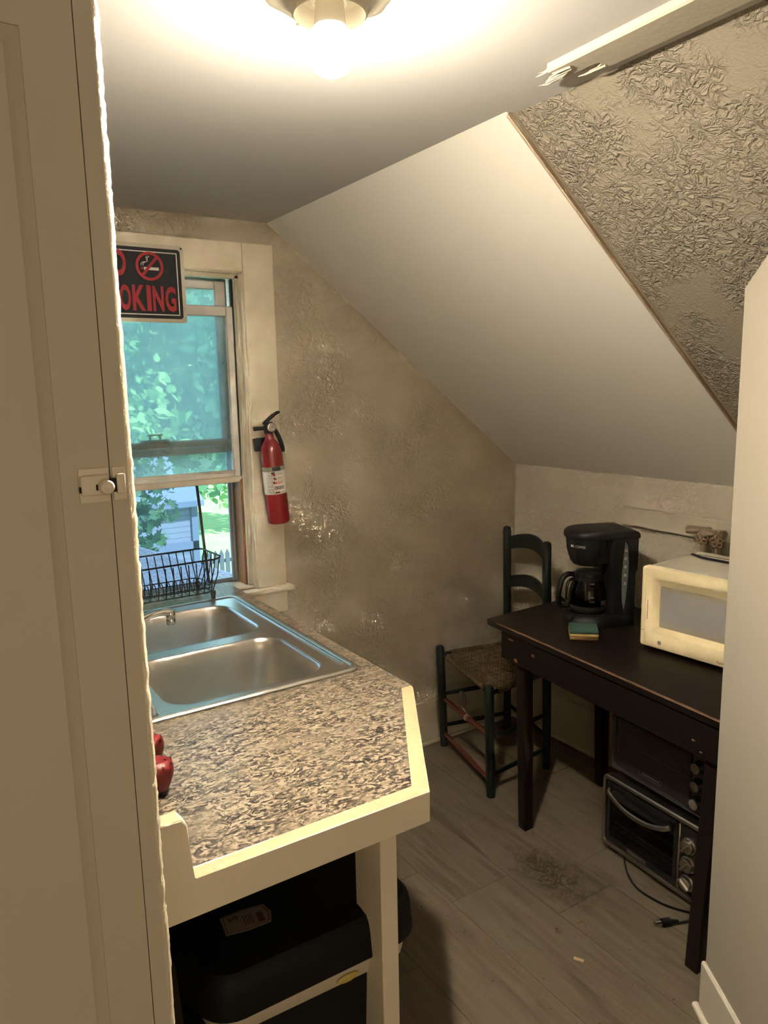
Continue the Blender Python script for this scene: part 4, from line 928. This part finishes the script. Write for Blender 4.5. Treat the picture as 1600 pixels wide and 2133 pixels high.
def lidsh(s_, z): return [(-.118*s_, -.093*s_, z), (-.02, -.095*s_, z)] + [(.030+.089*s_*math.cos(a), .089*s_*math.sin(a), z) for a in [(-PI/2+PI*i/20) for i in range(1, 20)]] + [(-.02, .095*s_, z), (-.118*s_, .093*s_, z)]
m.loft([lidsh(.985, .316), lidsh(1, .320), lidsh(1, .330), lidsh(.97, .337), lidsh(.88, .343), lidsh(.6, .348)], cap0=True, cap1=True); m.build('lid', BLACKP, cm)
m = MB(); glyph(m, 'MR. COFFEE', -.030, .030, 0, .009, 0, Matrix.Identity(4), 0, .01, 0)
for v_ in m.bm.verts:
    a = v_.co.x/.082; z = .283+v_.co.y; rr = .0792+(z-.283)*.15; v_.co = Vector((.030+rr*math.cos(a+.62), rr*math.sin(a+.62), z))
m.build('front_lettering', WHITE, fb_, 0)
# carafe
cf = bpy.data.objects.new('carafe', None); C.objects.link(cf); cf.parent = cm; cf.location = (.030, 0, .0435)
m = MB(); m.lathe([(0, .001), (.052, .001), (.060, .006), (.066, .022), (.0685, .045), (.066, .072), (.058, .098), (.050, .115), (.047, .122), (.0455, .121), (.048, .114), (.056, .097), (.064, .072), (.0665, .045), (.064, .022), (.058, .008), (0, .004)], 44); m.build('glass_jug', CARAFE, cf, 60)
m = MB(); m.lathe([(0, .006), (.057, .009), (.063, .022), (.0655, .045), (.063, .072), (.0615, .078), (0, .078)], 36); m.build('coffee', plain('black_coffee', (.008, .004, .002), .08), cf, 60)
m = MB(); m.lathe([(.0475, .112), (.0515, .113), (.0515, .126), (.047, .128), (.047, .113)], 40); m.build('collar', BLACKP, cf); m = MB(); m.lathe([(.0605, .002), (.0640, .003), (.0685, .013), (.0675, .015)], 40); m.build('base_ring', BLACKP, cf)
m = MB(); m.lathe([(.0668, .0125), (.0692, .0135), (.0706, .0235), (.0684, .0245)], 40); m.build('steel_band', plain('dark_band', (.16, .15, .14), .3, .9), cf)
m = MB(); m.lathe([(.047, .126), (.049, .129), (.048, .138), (.040, .145), (.018, .149), (0, .149)], 36); m.box(.01, .056, -.018, .018, .128, .142, 0, None, .004, 2); m.build('carafe_lid', BLACKP, cf)
m = MB(); m.tube(bez([(.046, 0, .130), (.075, 0, .136), (.098, 0, .122), (.110, 0, .085), (.112, 0, .045), (.104, 0, .020)], 6), [.011]*6+[.0125]*20+[.011]*5, 14, flat=.8); m.tube(bez([(.052, 0, .118), (.070, 0, .112), (.079, 0, .095), (.082, 0, .060), (.085, 0, .036), (.104, 0, .05)], 6), .0055, 8); m.box(.062, .108, -.008, .008, .012, .026, 0, None, .003, 2); m.build('carafe_handle', BLACKG, cf)
m = MB()
for i, tx in enumerate(('2', '4', '6', '8', '10', '12')):
    z = .030+i*.0155
    if i == 0: continue
    rr = .0692 if z < .06 else .0692-(z-.06)*.30
    M_c = Matrix.Identity(4); glyph(m, '-'+tx if False else tx, .004, .004+.0045*len(tx), z-.0025, z+.0025, 0, M_c, 0, .0, 0); m.add([(-.006, z-.0006, 0), (.002, z-.0006, 0), (.002, z+.0006, 0), (-.006, z+.0006, 0)], [(0, 1, 2, 3)])
for v_ in m.bm.verts:
    z = v_.co.y; rr = .0692 if z < .055 else .0692-(z-.055)*.26; a = R(77)+v_.co.x/.07; v_.co = Vector((rr*math.cos(a), rr*math.sin(a), z))
m.build('level_marks', WHITE, cf, 0)
m = MB(); M_c = Matrix.Identity(4); m.add([(-.013, .030, 0), (.013, .030, 0), (.013, .046, 0), (-.013, .046, 0)], [(0, 1, 2, 3)])
for v_ in m.bm.verts: a = R(117)+v_.co.x/.07; v_.co = Vector((.0697*math.cos(a), .0697*math.sin(a), v_.co.y))
m.build('warning_label', GREYP, cf, 0)
# water gauge on the tank side facing the room
m = MB(); Mg = frame((-.066, .0885, .17), (-1, .05, 0), (0, 0.02, 1)); gp = [(.0, -.11), (.006, -.07), (.011, .0), (.012, .06), (.007, .12), (-.003, .135), (-.009, .06), (-.010, 0), (-.006, -.08)]
m.prism(gp, -.002, .0015, 0, Mg); wg = m.build('water_gauge', GREYP, cm, 0)
for i, tx in enumerate(('4', '6', '8', '10', '12')):
    m = MB(); glyph(m, tx, -.004, .004, -.015+i*.030, -.009+i*.030, .0017, Mg, 0, 0, 0); m.prism([(-.005, -.018+i*.03), (.005, -.018+i*.03), (.005, -.0165+i*.03), (-.005, -.0165+i*.03)], .0016, .0018, 0, Mg); m.build('gauge_mark', WHITE, wg, 0)

# sponge
sg2 = thing('sponge', 'green and yellow scrubbing sponge leaning on the coffee maker', 'sponge', (1.858, 1.655, TZ), R(-42))
tl_ = Matrix.Rotation(R(12), 4, 'X')
m = MB(); m.box(-.047, .047, .0, .062, .0, .014, 0, None, .003, 2); m.xform(tl_); m.build('sponge_layer', SPONGD, sg2)
m = MB(); m.box(-.0475, .0475, -.001, .063, .0145, .024, 0, None, .003, 2); m.xform(tl_); m.build('sponge_layer', SPONGE, sg2)
m = MB(); m.box(-.047, .047, -.0005, .062, .024, .033, 0, None, .002, 2); m.xform(tl_); m.build('scouring_pad', SCRUB, sg2)

# ------------------------------------------------------------------ toaster ovens
def oven_root(label, loc, d_):
    r_ = thing('toaster_oven', label, 'toaster oven', loc, 0, 'toaster ovens stacked under the table')
    n2 = Vector((d_.y, -d_.x)); n2 = -n2 if n2.x > 0 else n2
    return r_, Matrix(((d_.x, 0, n2.x, 0), (d_.y, 0, n2.y, 0), (0, 1, 0, 0), (0, 0, 0, 1)))
od = Vector((-.025, -.37)).normalized()
t1, OM = oven_root('silver toaster oven with curved door handle on the floor under the table', (1.905, 1.598, 0), od)
def ob(m, name, mat, par, sm=38): m.xform(OM); return m.build(name, mat, par, sm)
OW, OH, ODp = .43, .262, .255
m = MB(); m.box(.012, OW-.012, .022, .018+OH-.01, -ODp, -.262+.25, 0, None, .006, 2); ob(m, 'housing', plain('brushed_dark_steel', (.24, .22, .19), .4, .9, .5, 200, .04), t1)
m = MB()     # front frame with an opening for the door and panel
m.loft([[(x, y, -.03) for x, y in rrect(0, OW, .018, .018+OH, .022, 6)], [(x, y, -.004) for x, y in rrect(0, OW, .018, .018+OH, .022, 6)], [(x, y, .0) for x, y in rrect(.004, OW-.004, .022, .014+OH, .020, 6)], [(x, y, .0) for x, y in rrect(.013, OW-.013, .031, .005+OH, .014, 6)], [(x, y, -.008) for x, y in rrect(.017, OW-.017, .035, .001+OH, .012, 6)], [(x, y, -.012) for x, y in rrect(.017, OW-.017, .035, .001+OH, .012, 6)]], cap0=True); ob(m, 'front_frame', SILVER, t1)
m = MB(); dx1 = .312
m.holed(rrect(.020, dx1, .040, .258, .008, 4), [rrect(.034, dx1-.014, .060, .205, .006, 4)[::-1]], -.011, -.003); ddr = ob(m, 'door', BLACKG, t1)
m = MB(); m.box(.032, dx1-.012, .058, .207, -.009, -.006); ob(m, 'door_glass', OVENC, ddr, 0)
m = MB(); m.box(.030, dx1-.01, .042, .206, -.0108, -.010)
ob(m, 'oven_cavity', plain('dim_cavity', (.045, .035, .026), .5, .3), t1, 0)
m = MB()
for i in range(38): m.box(.045+i*.0066, .0465+i*.0066, .098, .117, -.0098, -.0088)
m.box(.042, .296, .115, .1175, -.0098, -.0085); m.box(.042, .296, .097, .099, -.0098, -.0085); m.box(.042, .296, .160, .1615, -.0098, -.0088); ob(m, 'wire_rack', plain('dull_rack_wire', (.33, .29, .22), .4, .8), t1, 0)
m = MB(); m.tube(bez([(.036, .238, .004), (.05, .230, .018), (.10, .213, .026), (.155, .206, .030), (.22, .208, .028), (.272, .222, .022), (.292, .232, .010)], 6), .0085, 12, flat=.55); hd_ = ob(m, 'door_handle', SILVER, ddr)
m = MB(); m.box(.030, .040, .226, .25, -.004, .008); ob(m, 'handle_mount', BLACKP, ddr, 0); m = MB(); m.box(.286, .300, .222, .246, -.004, .012); ob(m, 'handle_mount', BLACKP, ddr, 0)
m = MB(); m.box(.115, .195, .042, .055, -.0028, -.002); ob(m, 'name_strip', plain('dim_badge', (.05, .046, .042), .5), ddr, 0)
m = MB(); m.box(dx1+.003, dx1+.010, .04, .258, -.010, .0, 0, None, .002, 1); ob(m, 'divider', SILVER, t1)
m = MB(); m.prism(rrect(dx1+.011, OW-.019, .040, .258, .012, 4), -.011, -.004); cp1 = ob(m, 'control_panel', BLACKG, t1)
for y in (.078, .140, .202):
    Mk = Matrix.Translation((.355, y, -.004)); m = MB(); m.lathe([(.026, 0), (.026, .003), (.024, .004), (.022, .006), (.021, .016), (.019, .018), (0, .018)], 28, M=Mk); m.box(-.0045, .0045, -.021, .021, .016, .027, 0, Mk @ Matrix.Rotation(R(-35 if y > .1 else 60), 4, 'Z'), .002, 1); ob(m, 'knob', SILVER, cp1)
for (x, z) in ((.05, -.03), (.38, -.03), (.05, -.22), (.38, -.22)):
    m = MB(); m.cyl((x, 0, z), (x, .024, z), .012, .014, 12); ob(m, 'foot', RUBBER, t1)
pc = MB(); pcpts = [(1.935, 1.52), (1.885, 1.475), (1.848, 1.430), (1.822, 1.375), (1.822, 1.310), (1.838, 1.255), (1.866, 1.212), (1.905, 1.18), (1.93, 1.16), (1.91, 1.15), (1.855, 1.185), (1.80, 1.205), (1.765, 1.222)]
pc.tube(bez([(x-1.905, y-1.598, .0045) for x, y in pcpts], 6), .0038, 8); pcd = pc.build('power_cord', BLACKP, t1)
m = MB(); Mp = frame((1.757-1.905, 1.227-1.598, .010), (-.93, .36, 0), (-.36, -.93, 0)); m.box(-.022, .012, -.011, .011, -.009, .009, 0, Mp, .004, 2); m.tube([Mp @ Vector((-.045, 0, -.003)), Mp @ Vector((-.02, 0, 0))], [.0045, .0075], 10); pl_ = m.build('plug', BLACKP, pcd)
m = MB(); m.box(.012, .030, -.0075, -.006, -.003, .003, 0, Mp); m.box(.012, .030, .006, .0075, -.003, .003, 0, Mp); m.cyl(Mp @ Vector((.012, 0, .0055)), Mp @ Vector((.031, 0, .0055)), .002, n=8); m.build('prong', SILVER, pl_)

t2, OM = oven_root('black toaster oven stacked on top of the silver one', (1.930, 1.585, .284), Vector((-.035, -.36)).normalized())
OW2, OH2 = .42, .225
m = MB(); m.box(0, OW2, .016, .016+OH2, -.25, -.012, 0, None, .006, 2); ob(m, 'housing', BLACKP, t2)
m = MB(); m.loft([[(x, y, z) for x, y in rrect(d_, OW2-d_, .016+d_, .016+OH2-d_, .012, 5)] for d_, z in ((0, -.02), (0, -.004), (.003, 0), (.008, 0), (.010, -.006), (.012, -.008))], cap0=True); ob(m, 'front_frame', plain('dark_grey_frame', (.085, .08, .078), .35, .6), t2)
m = MB(); m.prism(rrect(.014, .325, .032, .016+OH2-.012, .008, 4), -.009, -.003); d2 = ob(m, 'door', OVENG, t2)
m = MB(); m.box(.018, .322, .212, .226, -.003, .016, 0, None, .004, 2); ob(m, 'door_handle', BLACKM, d2)
m = MB(); m.tube([(x, y, -.0025) for x, y in rrect(.125, .215, .045, .062, .004, 3)], .0008, 5, closed=True); m.box(.133, .207, .051, .056, -.003, -.0024); ob(m, 'name_badge', MATS['dim_badge'], d2, 0)
m = MB(); m.box(.016, .323, .1265, .128, -.003, -.0024); m.box(.028, .031, .08, .2, -.003, -.0025); ob(m, 'rack_line', MATS['dim_badge'], d2, 0)
m = MB(); m.prism(rrect(.329, OW2-.010, .030, .016+OH2-.010, .006, 4), -.009, -.003); cp2 = ob(m, 'control_panel', plain('dark_taupe_panel', (.055, .042, .037), .4, .3), t2)
for y in (.062, .120, .178):
    Mk = Matrix.Translation((.356, y, -.003)); m = MB(); m.lathe([(.022, 0), (.021, .006), (.0175, .010), (.0168, .022), (.0158, .0235)], 26, M=Mk, mi=0); m.lathe([(.0158, .0235), (.0145, .0245), (0, .0248)], 26, M=Mk, mi=1); ob(m, 'knob', [BLACKP, plain('knob_cap', (.30, .27, .24), .35, .7)], cp2)
for (x, z) in ((.04, -.04), (.37, -.04), (.04, -.21), (.37, -.21)):
    m = MB(); m.cyl((x, -.004, z), (x, .018, z), .011, .012, 12); ob(m, 'foot', RUBBER, t2)

# ------------------------------------------------------------------ pipes and valves on the knee wall
def valve(loc, label, hz):
    v0 = thing('water_valve', label, 'valve', loc, 0, 'painted water valves on the knee wall')
    m = MB(); m.tube([(0, 0, -.20), (0, 0, -.02), (0, 0, .012)], [.012, .012, .015], 16); m.lathe([(.0165, -.03), (.0165, -.015)], 16); m.build('riser_pipe', PIPE, v0)
    m = MB(); m.ball((0, 0, .012), (.018, .018, .020), 16, 10); m.tube([(0, 0, .014), (.022, 0, .014), (.045, -.0, .014)], [.014, .014, .012], 14); m.tube([(0, 0, .018), (-.018, .028, .020), (-.026, .043, .018), (-.030, .052, .016)], [.013, .013, .014, .012], 14)
    for k in range(5): q = Vector((-.020-.0022*k, .031+.0042*k, .0195)); m.tube([q, q+Vector((-.001, .002, 0))], .0142, 14)
    m.build('valve_body', PIPE, v0)
    m = MB(); c0 = Vector((-.030, -.010, -.004)); Mh = frame(c0, (.35, -1, 0), (-.25, 0, 1))
    for k in range(5):
        a = 2*PI*k/5+.3; m.tube([Mh @ Vector((.0135*math.cos(a)+.0085*math.cos(b*PI/6), .0135*math.sin(a)+.0085*math.sin(b*PI/6), 0)) for b in range(12)], .0025, 6, closed=True)
    m.ball(c0, .0055, 10, 8); m.tube([c0, (0, 0, .010)], .005, 8); m.build('valve_handle', HANDLE, v0)
valve((2.338, 1.548, 1.062), 'painted water valve with round flower handle behind the microwave, left of the pair', 0)
valve((2.338, 1.490, 1.058), 'painted water valve behind the microwave, right one nearer the partition', 0)

# ------------------------------------------------------------------ litter on the floor
m = MB(); m.box(-.014, .014, -.006, .006, .0005, .0035, 0, None, .001, 1); o = m.build('wrapper_scrap', SCRAP); o.location = (1.444, 1.276, 0); o.rotation_euler = (0, 0, R(-62)); tag(o, 'small torn gold wrapper scrap lying on the planks', 'scrap')
for (x, y, s_, rz, lb_) in ((1.572, 1.508, 1.0, .4, 'brown curled peel scrap beside the dried spill on the floor'), (1.476, 1.39, .8, 1.9, 'small brown loop of debris on the planks below the spill'), (1.563, 1.367, .9, -.7, 'thin brown strip of debris near the plug')):
    m = MB(); m.tube(bez([(-.016*s_, 0, .003), (-.006*s_, .008*s_, .004), (.004*s_, .004*s_, .003), (.010*s_, -.006*s_, .004), (.004*s_, -.012*s_, .003)], 4), .0026*s_, 6, flat=.7); o = m.build('debris_scrap', plain('peel_brown', (.16, .10, .045), .6)); o.location = (x, y, 0); o.rotation_euler = (0, 0, rz); tag(o, lb_, 'debris')
m = MB()
for i in range(70):
    x, y = random.uniform(1.05, 1.82), random.uniform(1.0, 1.95); s_ = random.uniform(.001, .003); m.ball((x, y, s_*.4), (s_*random.uniform(.8, 2), s_, s_*.5), 6, 4)
tag(m.build('floor_crumbs', CRUMB), 'loose dark crumbs scattered over the plank floor', 'crumbs', None, 'stuff')
